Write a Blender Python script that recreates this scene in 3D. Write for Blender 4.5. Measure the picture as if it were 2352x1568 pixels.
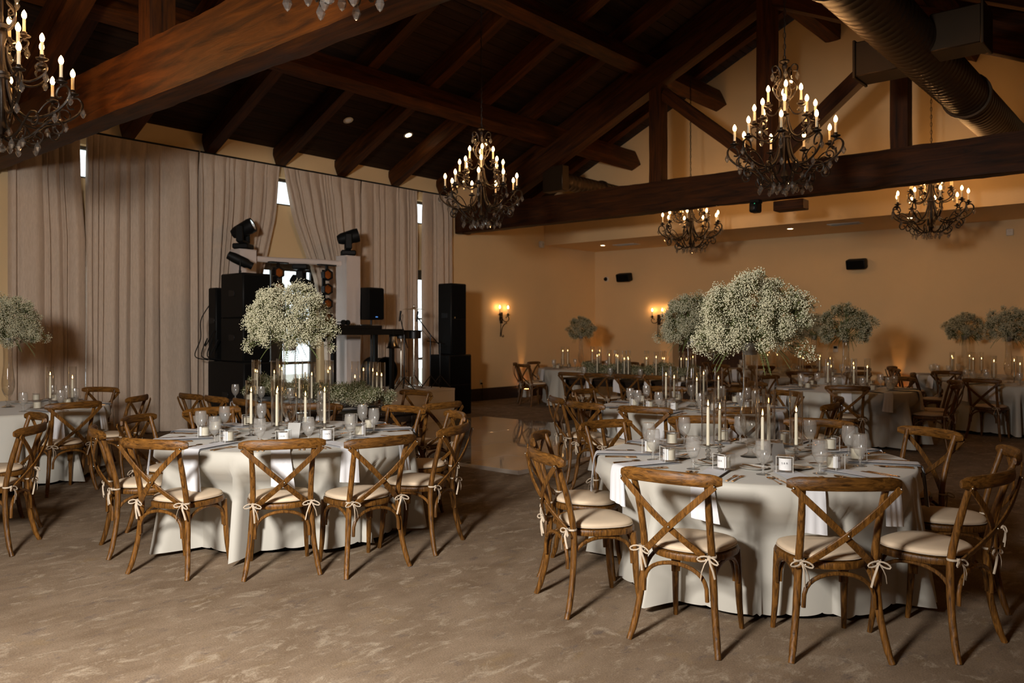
import bpy, bmesh, math, random
from mathutils import Vector, Matrix, noise

# ------------------------------------------------------------------ camera, light, exposure
for o in list(bpy.data.objects):
    bpy.data.objects.remove(o)
S = bpy.context.scene
COL = S.collection
R = math.radians
PI = math.pi
TH = R(40.7)                      # heading of the camera, left of the +Y axis of the room
FWD = (-math.sin(TH), math.cos(TH)); RGT = (math.cos(TH), math.sin(TH))
EYE = 1.57
def RZ(r, z):                     # r metres right of the camera, z metres ahead -> room X, Y
    return (FWD[0]*z + RGT[0]*r, FWD[1]*z + RGT[1]*r)

cam_d = bpy.data.cameras.new('camera'); cam = bpy.data.objects.new('camera', cam_d); COL.objects.link(cam)
cam.location = (0, 0, EYE); cam.rotation_euler = (R(90), 0, TH)
cam_d.sensor_width = 36; cam_d.lens = 1860/2352*36; cam_d.shift_y = -22/2352
cam_d.clip_start = 0.05
cam_d.dof.use_dof = True; cam_d.dof.focus_distance = 5.2; cam_d.dof.aperture_fstop = 3.2
S.camera = cam

W = bpy.data.worlds.new('daylight'); S.world = W; W.use_nodes = True
W.node_tree.nodes['Background'].inputs[0].default_value = (0.86, 0.93, 1.0, 1)
W.node_tree.nodes['Background'].inputs[1].default_value = 3.0

S.view_settings.view_transform = 'Standard'; S.view_settings.look = 'None'
S.view_settings.exposure = 0.0; S.view_settings.gamma = 1.0
S.view_settings.use_curve_mapping = False
S.cycles.use_denoising = True
S.cycles.use_adaptive_sampling = True; S.cycles.adaptive_threshold = 0.07; S.cycles.adaptive_min_samples = 16
S.cycles.max_bounces = 5; S.cycles.diffuse_bounces = 3; S.cycles.glossy_bounces = 3
S.cycles.transmission_bounces = 4; S.cycles.transparent_max_bounces = 12
S.cycles.caustics_reflective = False; S.cycles.caustics_refractive = False
S.cycles.sample_clamp_indirect = 3.0; S.cycles.sample_clamp_direct = 20.0

def lamp(name, kind, loc, energy, color, target=None, **kw):
    d = bpy.data.lights.new(name, kind); d.energy = energy; d.color = color
    for k, v in kw.items(): setattr(d, k, v)
    o = bpy.data.objects.new(name, d); COL.objects.link(o); o.location = loc
    if target: o.rotation_euler = (Vector(target)-Vector(loc)).to_track_quat('-Z', 'Y').to_euler()
    return o
# the photographer's strobe on a stand, left of the camera
sx, sy = RZ(-2.0, 0.3)
lamp('photo_strobe', 'SPOT', (sx, sy, 2.55), 2200, (1.0, 0.955, 0.90), target=(-5.45, 4.2, 0.6),
     spot_size=R(118), spot_blend=1.0, shadow_soft_size=0.32)
BULB = 94.0; FLAME = 12.0; UPL = 22.0; DOWN = 30.0

# ------------------------------------------------------------------ materials
MATS = {}
def newmat(name):
    m = bpy.data.materials.new(name); m.use_nodes = True; MATS[name] = m
    nt = m.node_tree; b = nt.nodes['Principled BSDF']
    return m, nt, b
def N(nt, t, **kw):
    n = nt.nodes.new(t)
    for k, v in kw.items():
        if hasattr(n, k): setattr(n, k, v)
    return n
def setin(n, **kw):
    for k, v in kw.items(): n.inputs[k.replace('_', ' ')].default_value = v
def c4(c): return (c[0], c[1], c[2], 1)
def plain(name, col, rough=0.6, metal=0.0, var=0.0, scale=8.0, bump=0.0, bscale=60.0, spec=None, sheen=0.0, rnd=0.0):
    m, nt, b = newmat(name)
    setin(b, Base_Color=c4(col), Roughness=rough, Metallic=metal)
    if spec is not None: b.inputs['Specular IOR Level'].default_value = spec
    if sheen: b.inputs['Sheen Weight'].default_value = sheen
    tc = N(nt, 'ShaderNodeTexCoord')
    if var:
        nz = N(nt, 'ShaderNodeTexNoise'); setin(nz, Scale=scale, Detail=5.0, Roughness=0.6)
        nt.links.new(tc.outputs['Object'], nz.inputs['Vector'])
        mx = N(nt, 'ShaderNodeMixRGB'); mx.inputs[1].default_value = c4([x*(1-var) for x in col]); mx.inputs[2].default_value = c4([min(1, x*(1+var)) for x in col])
        nt.links.new(nz.outputs['Fac'], mx.inputs[0]); out = mx.outputs[0]
        if rnd:
            oi = N(nt, 'ShaderNodeObjectInfo'); hs = N(nt, 'ShaderNodeHueSaturation')
            mr = N(nt, 'ShaderNodeMapRange'); mr.inputs[3].default_value = 1-rnd; mr.inputs[4].default_value = 1+rnd
            nt.links.new(oi.outputs['Random'], mr.inputs[0]); nt.links.new(mr.outputs[0], hs.inputs['Value']); nt.links.new(out, hs.inputs['Color']); out = hs.outputs[0]
        nt.links.new(out, b.inputs['Base Color'])
    if bump:
        n2 = N(nt, 'ShaderNodeTexNoise'); setin(n2, Scale=bscale, Detail=3.0)
        nt.links.new(tc.outputs['Object'], n2.inputs['Vector'])
        bp = N(nt, 'ShaderNodeBump'); setin(bp, Strength=bump, Distance=0.01)
        nt.links.new(n2.outputs['Fac'], bp.inputs['Height']); nt.links.new(bp.outputs[0], b.inputs['Normal'])
    return m
def wood(name, dark, light, stretch=(1, 9, 9), scale=3.0, rough=0.5, bump=0.3, spec=0.4):
    m, nt, b = newmat(name)
    tc = N(nt, 'ShaderNodeTexCoord'); oi = N(nt, 'ShaderNodeObjectInfo')
    add = N(nt, 'ShaderNodeVectorMath', operation='ADD'); sc = N(nt, 'ShaderNodeVectorMath', operation='SCALE'); sc.inputs['Scale'].default_value = 37.0
    cb = N(nt, 'ShaderNodeCombineXYZ')
    for i in range(3): nt.links.new(oi.outputs['Random'], cb.inputs[i])
    nt.links.new(cb.outputs[0], sc.inputs[0])
    mp = N(nt, 'ShaderNodeMapping'); mp.inputs['Scale'].default_value = stretch
    nt.links.new(tc.outputs['Object'], mp.inputs['Vector']); nt.links.new(mp.outputs[0], add.inputs[0]); nt.links.new(sc.outputs[0], add.inputs[1])
    n1 = N(nt, 'ShaderNodeTexNoise'); setin(n1, Scale=scale, Detail=8.0, Roughness=0.65, Distortion=0.6)
    nt.links.new(add.outputs[0], n1.inputs['Vector'])
    rp = N(nt, 'ShaderNodeValToRGB'); rp.color_ramp.elements[0].position = 0.32; rp.color_ramp.elements[1].position = 0.68
    rp.color_ramp.elements[0].color = c4(dark); rp.color_ramp.elements[1].color = c4(light)
    nt.links.new(n1.outputs['Fac'], rp.inputs[0])
    hs = N(nt, 'ShaderNodeHueSaturation'); mr = N(nt, 'ShaderNodeMapRange'); mr.inputs[3].default_value = 0.75; mr.inputs[4].default_value = 1.2
    nt.links.new(oi.outputs['Random'], mr.inputs[0]); nt.links.new(mr.outputs[0], hs.inputs['Value']); nt.links.new(rp.outputs[0], hs.inputs['Color'])
    nt.links.new(hs.outputs[0], b.inputs['Base Color']); setin(b, Roughness=rough); b.inputs['Specular IOR Level'].default_value = spec
    bp = N(nt, 'ShaderNodeBump'); setin(bp, Strength=bump, Distance=0.01)
    nt.links.new(n1.outputs['Fac'], bp.inputs['Height']); nt.links.new(bp.outputs[0], b.inputs['Normal'])
    return m
def glassy(name, tint, base, edge, rough=0.02, frost=0.0, fcol=(0.8, 0.8, 0.8), power=2.5):
    m, nt, b = newmat(name); nt.nodes.remove(b); out = nt.nodes['Material Output']
    tr = N(nt, 'ShaderNodeBsdfTransparent'); tr.inputs[0].default_value = c4(tint)
    gl = N(nt, 'ShaderNodeBsdfGlossy'); setin(gl, Roughness=rough); gl.inputs[0].default_value = (1, 1, 1, 1)
    lw = N(nt, 'ShaderNodeLayerWeight'); setin(lw, Blend=0.5)
    mr = N(nt, 'ShaderNodeMapRange'); mr.inputs[3].default_value = base; mr.inputs[4].default_value = edge
    pw_ = N(nt, 'ShaderNodeMath', operation='POWER'); pw_.inputs[1].default_value = power
    nt.links.new(lw.outputs['Facing'], pw_.inputs[0]); nt.links.new(pw_.outputs[0], mr.inputs[0])
    mx = N(nt, 'ShaderNodeMixShader'); nt.links.new(mr.outputs[0], mx.inputs[0])
    first = tr.outputs[0]
    if frost:
        df = N(nt, 'ShaderNodeBsdfDiffuse'); df.inputs[0].default_value = c4(fcol)
        tl = N(nt, 'ShaderNodeBsdfTranslucent'); tl.inputs[0].default_value = c4(fcol)
        m2 = N(nt, 'ShaderNodeMixShader'); m2.inputs[0].default_value = 0.5
        nt.links.new(df.outputs[0], m2.inputs[1]); nt.links.new(tl.outputs[0], m2.inputs[2])
        m3 = N(nt, 'ShaderNodeMixShader'); m3.inputs[0].default_value = frost
        nt.links.new(tr.outputs[0], m3.inputs[1]); nt.links.new(m2.outputs[0], m3.inputs[2]); first = m3.outputs[0]
    nt.links.new(first, mx.inputs[1]); nt.links.new(gl.outputs[0], mx.inputs[2]); nt.links.new(mx.outputs[0], out.inputs[0])
    return m
def emit(name, col, strength):
    m, nt, b = newmat(name)
    setin(b, Base_Color=c4(col)); b.inputs['Emission Color'].default_value = c4(col); b.inputs['Emission Strength'].default_value = strength
    return m

plain('plaster', (0.76, 0.545, 0.30), 0.85, var=0.06, scale=1.2, bump=0.12, bscale=30)
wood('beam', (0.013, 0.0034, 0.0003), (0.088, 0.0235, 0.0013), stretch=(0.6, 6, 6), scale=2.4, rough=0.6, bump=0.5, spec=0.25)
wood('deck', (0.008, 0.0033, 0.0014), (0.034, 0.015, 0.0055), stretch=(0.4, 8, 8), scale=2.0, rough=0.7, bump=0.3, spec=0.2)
wood('chair_wood', (0.024, 0.0088, 0.0014), (0.215, 0.090, 0.0165), stretch=(6, 6, 0.8), scale=13.0, rough=0.38, bump=0.3, spec=0.32)
wood('rail_wood', (0.024, 0.0088, 0.0014), (0.215, 0.090, 0.0165), stretch=(0.8, 6, 6), scale=13.0, rough=0.38, bump=0.3, spec=0.32)
wood('dark_table', (0.010, 0.006, 0.004), (0.03, 0.017, 0.010), scale=3.0, rough=0.4)
wood('door_wood', (0.03, 0.013, 0.006), (0.085, 0.038, 0.016), stretch=(9, 9, 1), scale=2.0)
wood('skirting', (0.020, 0.009, 0.005), (0.045, 0.021, 0.011), scale=2.0)
plain('cushion', (0.66, 0.515, 0.36), 0.75, var=0.05, scale=6, bump=0.06, bscale=200, rnd=0.12)
plain('tie', (0.48, 0.39, 0.29), 0.8, var=0.05, scale=20)
plain('tablecloth', (0.475, 0.45, 0.392), 0.62, var=0.03, scale=3, bump=0.03, bscale=400, sheen=0.15)
plain('napkin', (0.68, 0.68, 0.70), 0.8, var=0.02, scale=10)
plain('black', (0.006, 0.006, 0.006), 0.55, var=0.2, scale=10, spec=0.2)
plain('grille', (0.004, 0.004, 0.004), 0.85, var=0.3, scale=200, bump=0.3, bscale=500, spec=0.1)
plain('chrome', (0.62, 0.58, 0.5), 0.2, metal=1.0, var=0.05)
plain('brass', (0.62, 0.44, 0.2), 0.28, metal=1.0, var=0.1)
plain('drape_white', (0.66, 0.58, 0.54), 0.8, var=0.04, scale=3, bump=0.5, bscale=5)
plain('stage_white', (0.80, 0.74, 0.67), 0.6, var=0.03, scale=2)
plain('iron', (0.017, 0.009, 0.004), 0.45, metal=0.3, var=0.5, scale=25, bump=0.2, bscale=90)
plain('ivory', (0.80, 0.70, 0.50), 0.5, var=0.03)
plain('wax', (0.84, 0.77, 0.60), 0.5, var=0.03)
plain('wick', (0.03, 0.02, 0.015), 0.9)
plain('gold', (0.72, 0.43, 0.20), 0.25, metal=1.0, var=0.06, scale=20)
plain('china', (0.60, 0.58, 0.53), 0.25, var=0.02)
plain('blossom', (0.57, 0.54, 0.37), 0.8, var=0.14, scale=60)
plain('leaf', (0.075, 0.082, 0.020), 0.65, var=0.35, scale=30)
plain('stalk', (0.13, 0.16, 0.05), 0.7, var=0.3, scale=20)
plain('zinc', (0.34, 0.33, 0.31), 0.45, metal=0.6, var=0.2, scale=10)
plain('duct_metal', (0.055, 0.034, 0.018), 0.42, metal=0.7, var=0.15, scale=3)
plain('paper', (0.84, 0.83, 0.82), 0.7, var=0.01)
plain('ink', (0.10, 0.10, 0.11), 0.7)
plain('white_plastic', (0.66, 0.62, 0.56), 0.5, var=0.02)
plain('frame_paint', (0.05, 0.038, 0.026), 0.5, var=0.2, scale=4)
plain('amber_reflector', (0.42, 0.17, 0.05), 0.3, metal=0.9, var=0.25, scale=12)
plain('steel_leg', (0.03, 0.03, 0.032), 0.4, metal=0.8, var=0.1)
plain('terrace', (0.45, 0.42, 0.36), 0.9, var=0.1, scale=1.5)
glassy('glass', (0.98, 0.978, 0.97), 0.05, 0.95, rough=0.01, power=2.0)
glassy('vase_glass', (0.965, 0.96, 0.95), 0.06, 0.95, rough=0.01, power=2.2)
glassy('crystal', (0.88, 0.87, 0.85), 0.34, 0.95, rough=0.03, frost=0.10, fcol=(0.9, 0.88, 0.84))
glassy('goblet', (0.95, 0.95, 0.94), 0.06, 0.45, rough=0.12, frost=0.27, fcol=(0.84, 0.82, 0.78), power=2.0)
glassy('acrylic', (0.97, 0.97, 0.97), 0.05, 0.6, rough=0.03)
glassy('pane', (0.93, 0.96, 0.95), 0.05, 0.4)
emit('bulb', (1.0, 0.53, 0.20), BULB)
emit('flame', (1.0, 0.55, 0.18), FLAME)
emit('downlight_glow', (1.0, 0.72, 0.42), DOWN)
emit('dim_lens', (0.55, 0.45, 0.36), 0.12)
emit('led', (0.1, 0.35, 1.0), 0.5)
emit('led_green', (0.05, 0.9, 0.35), 0.5)
emit('uplight_glow', (1.0, 0.55, 0.2), 6.0)
# carpet: tan ground with paler streaky patches and grey flecks
m, nt, b = newmat('carpet')
tc = N(nt, 'ShaderNodeTexCoord'); mp = N(nt, 'ShaderNodeMapping'); mp.inputs['Rotation'].default_value = (0, 0, R(12)); mp.inputs['Scale'].default_value = (1.7, 1.0, 1)
nt.links.new(tc.outputs['Object'], mp.inputs['Vector'])
def cnoise(sc, det, ro, dist, vec=mp, off=0.0):
    n_ = N(nt, 'ShaderNodeTexNoise', noise_dimensions='4D'); setin(n_, Scale=sc, Detail=det, Roughness=ro, Distortion=dist, W=off); nt.links.new(vec.outputs[0 if vec is mp else 3], n_.inputs['Vector']); return n_
def cramp(src, p0, p1, c0, c1):
    r_ = N(nt, 'ShaderNodeValToRGB'); e_ = r_.color_ramp.elements; e_[0].position = p0; e_[1].position = p1; e_[0].color = c4(c0); e_[1].color = c4(c1); nt.links.new(src.outputs['Fac'], r_.inputs[0]); return r_
def cmix(fac, a_, b_, mode='MIX'):
    x_ = N(nt, 'ShaderNodeMixRGB', blend_type=mode)
    if isinstance(fac, float): x_.inputs[0].default_value = fac
    else: nt.links.new(fac.outputs[0], x_.inputs[0])
    for k_, v_ in ((1, a_), (2, b_)):
        if isinstance(v_, tuple): x_.inputs[k_].default_value = c4(v_)
        else: nt.links.new(v_.outputs[0], x_.inputs[k_])
    return x_
ground = cramp(cnoise(2.2, 6.0, .62, .2), .35, .65, (.178, .122, .077), (.262, .190, .128))
pale = cramp(cnoise(5.4, 10.0, .76, .9, off=3.0), .525, .63, (0, 0, 0), (1, 1, 1))
fleck = cramp(cnoise(6.5, 9.0, .76, .3, off=9.0), .555, .65, (0, 0, 0), (.75, .75, .75))
gold = cramp(cnoise(3.4, 5.0, .6, .3, off=15.0), .58, .70, (0, 0, 0), (.6, .6, .6))
c_ = cmix(gold, ground, (.245, .165, .086)); c_ = cmix(pale, c_, (.350, .275, .195)); c_ = cmix(fleck, c_, (.135, .103, .085))
nc = N(nt, 'ShaderNodeTexNoise'); setin(nc, Scale=130.0, Detail=2.0); nt.links.new(tc.outputs['Object'], nc.inputs['Vector'])
rc = N(nt, 'ShaderNodeMapRange'); rc.inputs[1].default_value = 0.3; rc.inputs[2].default_value = 0.7; rc.inputs[3].default_value = 0.78; rc.inputs[4].default_value = 1.2
nt.links.new(nc.outputs['Fac'], rc.inputs[0])
m2 = N(nt, 'ShaderNodeVectorMath', operation='SCALE'); nt.links.new(c_.outputs[0], m2.inputs[0]); nt.links.new(rc.outputs[0], m2.inputs['Scale'])
nt.links.new(m2.outputs[0], b.inputs['Base Color']); setin(b, Roughness=0.95); b.inputs['Specular IOR Level'].default_value = 0.1
bp = N(nt, 'ShaderNodeBump'); setin(bp, Strength=0.3, Distance=0.004); nt.links.new(nc.outputs['Fac'], bp.inputs['Height']); nt.links.new(bp.outputs[0], b.inputs['Normal'])
# crushed fabric of the tall curtains
m, nt, b = newmat('curtain')
tc = N(nt, 'ShaderNodeTexCoord'); mp = N(nt, 'ShaderNodeMapping'); mp.inputs['Scale'].default_value = (1, 1, 0.16); nt.links.new(tc.outputs['Object'], mp.inputs['Vector'])
na = N(nt, 'ShaderNodeTexNoise'); setin(na, Scale=55.0, Detail=5.0, Roughness=0.75, Distortion=0.3); nt.links.new(mp.outputs[0], na.inputs['Vector'])
ra = N(nt, 'ShaderNodeValToRGB'); e = ra.color_ramp.elements; e[0].position = 0.38; e[0].color = (0.53, 0.41, 0.31, 1); e[1].position = 0.62; e[1].color = (0.62, 0.49, 0.38, 1)
nt.links.new(na.outputs['Fac'], ra.inputs[0]); nt.links.new(ra.outputs[0], b.inputs['Base Color']); setin(b, Roughness=0.7); b.inputs['Sheen Weight'].default_value = 0.3
# polished dance floor
m, nt, b = newmat('gloss_floor')
tc = N(nt, 'ShaderNodeTexCoord'); na = N(nt, 'ShaderNodeTexNoise'); setin(na, Scale=1.6, Detail=4.0); nt.links.new(tc.outputs['Object'], na.inputs['Vector'])
mr = N(nt, 'ShaderNodeMapRange'); mr.inputs[3].default_value = 0.03; mr.inputs[4].default_value = 0.09; nt.links.new(na.outputs['Fac'], mr.inputs[0]); nt.links.new(mr.outputs[0], b.inputs['Roughness'])
setin(b, Base_Color=(0.50, 0.44, 0.38, 1)); b.inputs['Specular IOR Level'].default_value = 0.9; b.inputs['Coat Weight'].default_value = 0.6; b.inputs['Coat Roughness'].default_value = 0.03

# ------------------------------------------------------------------ mesh helpers
class MB:
    def __init__(self): self.v = []; self.f = []
    def box(self, c, s, rot=None, taper=1.0):
        n = len(self.v)
        for dz in (-.5, .5):
            k = taper if dz > 0 else 1
            for dx, dy in ((-.5, -.5), (.5, -.5), (.5, .5), (-.5, .5)):
                p = Vector((dx*s[0]*k, dy*s[1]*k, dz*s[2]))
                if rot: p = rot @ p
                self.v.append((c[0]+p.x, c[1]+p.y, c[2]+p.z))
        for q in ((3, 2, 1, 0), (4, 5, 6, 7), (0, 1, 5, 4), (1, 2, 6, 5), (2, 3, 7, 6), (3, 0, 4, 7)): self.f.append(tuple(n+i for i in q))
        return self
    def tube(self, path, rad, seg=8, caps=True, flat=None, up=None):
        # swept round (or flat: (width factor, height factor)) bar along a path
        P = [Vector(p) for p in path]; n = len(P); base = len(self.v)
        rads = rad if isinstance(rad, (list, tuple)) else [rad]*n
        T = [((P[min(i+1, n-1)]-P[max(i-1, 0)]).normalized()) for i in range(n)]
        ref = Vector(up) if up else (Vector((0, 0, 1)) if abs(T[0].z) < 0.9 else Vector((1, 0, 0)))
        U = (ref - T[0]*ref.dot(T[0])).normalized()
        for i in range(n):
            if up: U = Vector(up) - T[i]*Vector(up).dot(T[i])
            else: U = U - T[i]*U.dot(T[i])
            U.normalize(); V = T[i].cross(U)
            for k in range(seg):
                a = 2*PI*(k+.5)/seg; fu, fv = (flat or (1, 1))
                ca, sa = math.cos(a), math.sin(a)
                if seg == 4: ca, sa = (1 if ca > 0 else -1), (1 if sa > 0 else -1)
                q = P[i] + U*(rads[i]*ca*fu) + V*(rads[i]*sa*fv); self.v.append(tuple(q))
        for i in range(n-1):
            for k in range(seg):
                a = base+i*seg+k; b_ = base+i*seg+(k+1) % seg
                self.f.append((a, b_, b_+seg, a+seg))
        if caps:
            self.f.append(tuple(base+k for k in reversed(range(seg)))); self.f.append(tuple(base+(n-1)*seg+k for k in range(seg)))
        return self
    def lathe(self, prof, seg=16, c=(0, 0, 0), axis='z'):
        base = len(self.v); n = len(prof)
        for r, z in prof:
            r = max(r, 1e-4)
            for k in range(seg):
                a = 2*PI*k/seg; p = (r*math.cos(a), r*math.sin(a), z)
                if axis == 'x': p = (p[2], p[0], p[1])
                if axis == 'y': p = (p[0], p[2], p[1])
                self.v.append((c[0]+p[0], c[1]+p[1], c[2]+p[2]))
        for i in range(n-1):
            for k in range(seg):
                a = base+i*seg+k; b_ = base+i*seg+(k+1) % seg
                self.f.append((a, b_, b_+seg, a+seg))
        if prof[0][0] > 1e-3: self.f.append(tuple(base+k for k in reversed(range(seg))))
        if prof[-1][0] > 1e-3: self.f.append(tuple(base+(n-1)*seg+k for k in range(seg)))
        return self
    def prism(self, pts, z0, z1):
        b0 = len(self.v); n = len(pts)
        for z in (z0, z1):
            for x, y in pts: self.v.append((x, y, z))
        self.f.append(tuple(b0+i for i in reversed(range(n)))); self.f.append(tuple(b0+n+i for i in range(n)))
        for i in range(n): j = (i+1) % n; self.f.append((b0+i, b0+j, b0+n+j, b0+n+i))
        return self
    def grid(self, fn, nu, nv, closed=False):
        b0 = len(self.v)
        for j in range(nv):
            for i in range(nu): self.v.append(tuple(fn(i, j)))
        for j in range(nv-1):
            for i in range(nu if closed else nu-1):
                a = b0+j*nu+i; c = b0+j*nu+(i+1) % nu
                self.f.append((a, c, c+nu, a+nu))
        return self
    def mesh(self, name, mat, bevel=0.0, smooth=True, angle=40, segs=1, recalc=False):
        me = bpy.data.meshes.new(name); me.from_pydata(self.v, [], self.f)
        if bevel or recalc:
            bm = bmesh.new(); bm.from_mesh(me)
            if recalc: bmesh.ops.recalc_face_normals(bm, faces=bm.faces)
            if bevel:
                es = [e for e in bm.edges if len(e.link_faces) == 2 and e.calc_face_angle(0) > R(30)]
                bmesh.ops.bevel(bm, geom=es, offset=bevel, segments=segs, affect='EDGES', profile=0.5, clamp_overlap=True)
            bm.to_mesh(me); bm.free()
        me.materials.append(MATS[mat]); me.update()
        if smooth:
            me.polygons.foreach_set('use_smooth', [True]*len(me.polygons))
            me.set_sharp_from_angle(angle=R(angle))
        return me
    def xf(self, M):
        self.v = [tuple(M @ Vector(p)) for p in self.v]; return self

def obj(name, me, parent=None, loc=(0, 0, 0), rot=None, label=None, kind=None):
    o = bpy.data.objects.new(name, me); COL.objects.link(o); o.location = loc
    if rot is not None: o.rotation_euler = rot
    if parent: o.parent = parent
    if label: o['label'] = label
    if kind: o['kind'] = kind
    return o
def tag(o, label, cat, group=None, kind=None):
    o['label'] = label; o['category'] = cat
    if group: o['group'] = group
    if kind: o['kind'] = kind
    return o
def root(name, loc, rz, label=None, cat=None, group=None, kind=None):
    o = bpy.data.objects.new(name, None); COL.objects.link(o); o.location = loc; o.rotation_euler = (0, 0, rz); o.empty_display_size = 0.1
    if label: tag(o, label, cat, group, kind)
    elif kind: o['kind'] = kind
    return o
def put(name, tmpl, loc, rz, label=None, cat=None, group=None):
    """a thing from a template: list of (part name, mesh, offset, rotation, [sub-parts])"""
    t = root(name, loc, rz, label, cat, group)
    for nm, me, off, rot, subs in tmpl:
        p = obj(nm, me, t, off, rot)
        for s in subs: obj(s[0], s[1], p, s[2], s[3])
    return t
def single(name, me, loc, rz, label=None, cat=None, group=None):
    o = obj(name, me, None, loc, (0, 0, rz))
    if label: tag(o, label, cat, group)
    return o
ORD = 'first second third fourth fifth sixth seventh eighth ninth tenth eleventh twelfth thirteenth fourteenth fifteenth sixteenth seventeenth eighteenth nineteenth twentieth'.split()
for t_ in ('twenty', 'thirty'):
    for w_ in ORD[:9]: ORD.append(t_+'-'+w_)
    if t_ == 'twenty': ORD.append('thirtieth')
REG = {}
def reg(o, noun, cat, place, group):
    """labelled later: things alike on one table are told apart by their order from the left"""
    o['category'] = cat; o['group'] = group
    REG.setdefault((noun, place), []).append(o); return o
def px(o):
    l = o.location; r = l.x*RGT[0]+l.y*RGT[1]; z = l.x*FWD[0]+l.y*FWD[1]
    return r/max(z, 0.1)
def label_all():
    for (noun, place), L in REG.items():
        if len(L) == 1: L[0]['label'] = f'{noun} {place}'; continue
        for i, o in enumerate(sorted(L, key=px)):
            o['label'] = f'{noun}, {ORD[i]} from left {place}'

def hewn(L, w, h, amp=0.006, step=0.25, seed=0):
    """a rough-sawn timber lying along +X from 0 to L, centred on Y and Z"""
    m_ = MB(); n = max(2, int(L/step)); ring = []
    for a in range(4):
        for k in range(4):
            t = k/4
            c = [(-.5, -.5), (.5, -.5), (.5, .5), (-.5, .5)]; p, q = c[a], c[(a+1) % 4]
            y, z = p[0]+(q[0]-p[0])*t, p[1]+(q[1]-p[1])*t
            if k == 0: y *= 0.965; z *= 0.975
            ring.append((y*w, z*h))
    for i in range(n+1):
        x = L*i/n
        for y, z in ring:
            d = noise.noise(Vector((x*1.7+seed*9.1, y*5, z*5)))*amp*1.6+noise.noise(Vector((x*6+seed*3.3, y*11, z*11)))*amp
            l = math.hypot(y, z); m_.v.append((x, y+y/l*d, z+z/l*d))
    k = len(ring)
    for i in range(n):
        for j in range(k):
            a = i*k+j; b_ = i*k+(j+1) % k; m_.f.append((a, b_, b_+k, a+k))
    m_.f.append(tuple(reversed(range(k)))); m_.f.append(tuple(n*k+j for j in range(k)))
    return m_
def beam(name, p0, p1, w, h, mat, parent=None, up=(0, 0, 1), amp=0.006, seed=0, kind=None, org=(0, 0, 0), step=0.25):
    p0 = Vector(p0); p1 = Vector(p1); d = p1-p0; X = d.normalized(); Y = Vector(up).cross(X).normalized(); Z = X.cross(Y)
    o = obj(name, hewn(d.length, w, h, amp, step, seed).mesh(name, mat, angle=50), parent, kind=kind)
    M = Matrix((X, Y, Z)).transposed().to_4x4(); M.translation = p0-Vector(org); o.matrix_local = M
    return o
# ------------------------------------------------------------------ the room
XL, XR, YB, YF, YG = -12.6, 1.6, -4.0, 18.1, 15.9       # left wall, right wall, behind camera, back wall, gable above the soffit
XRIDGE = -5.5; SL = 0.468; SLA = math.atan(SL); SOF = 3.73
def roofz(x, base):   # height of a roof layer: base is its height at the side walls
    return base + SL*((x-XL) if x <= XRIDGE else (XR-x))

fl = obj('floor', MB().box(((XL+XR)/2, (YB+YF)/2, -0.05), (XR-XL+0.8, YF-YB+1.2, 0.1)).mesh('floor', 'carpet', smooth=False), kind='structure')
fl['label'] = 'mottled tan and brown patterned carpet'
obj('terrace', MB().box((-20, 7, -0.12), (14, 40, 0.1)).mesh('terrace', 'terrace', smooth=False), kind='structure')

OPEN = [(4.90, 0.75), (8.30, 0.85), (11.62, 0.75)]
ys = sorted([YB-0.2, YF+0.4]+[c-w for c, w in OPEN]+[c+w for c, w in OPEN]); zs = [0, 0.06, 2.88, 3.84, 4.34, 5.0]
wm = MB()
for i in range(len(ys)-1):
    yc = (ys[i]+ys[i+1])/2
    inop = any(abs(yc-c) < w for c, w in OPEN)
    segs = [(zs[0], zs[1]), (zs[2], zs[3]), (zs[4], zs[5])] if inop else [(0, 5.0)]
    for a, b_ in segs: wm.box((XL-0.12, yc, (a+b_)/2), (0.24, ys[i+1]-ys[i], b_-a))
obj('wall_left', wm.mesh('wall_left', 'plaster', smooth=False), kind='structure')
obj('wall_right', MB().box((XR+0.1, (YB+YF)/2, 2.5), (0.2, YF-YB+0.8, 5.0)).mesh('wall_right', 'plaster', smooth=False), kind='structure')
DX0, DX1, DH = -10.23, -8.30, 2.36
wm = MB()
for a, b_, z0, z1 in ((XL, DX0, 0, SOF+0.2), (DX0, DX1, DH, SOF+0.2), (DX1, XR, 0, SOF+0.2)):
    wm.box(((a+b_)/2, YF+0.2, (z0+z1)/2), (b_-a, 0.4, z1-z0))
obj('wall_back', wm.mesh('wall_back', 'plaster', smooth=False), kind='structure')
def gable(name, y0, y1, zb):
    pts = [(XL, zb), (XR, zb), (XR, roofz(XR, 4.82)), (XRIDGE, roofz(XRIDGE, 4.82)), (XL, roofz(XL, 4.82))]
    g = MB().prism(pts, y0, y1)
    g.v = [(x, z, y) for x, y, z in g.v]      # profile stands upright
    return obj(name, g.mesh(name, 'plaster', smooth=False, recalc=True), kind='structure')
gable('wall_gable', YG, YG+0.15, SOF)
gable('wall_rear', YB-0.15, YB, 0)
obj('ceiling_soffit', MB().box(((XL+XR)/2, (YG+0.15+YF)/2, SOF+0.04), (XR-XL, YF-YG-0.15, 0.08)).mesh('ceiling_soffit', 'plaster', smooth=False), kind='structure')

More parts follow.
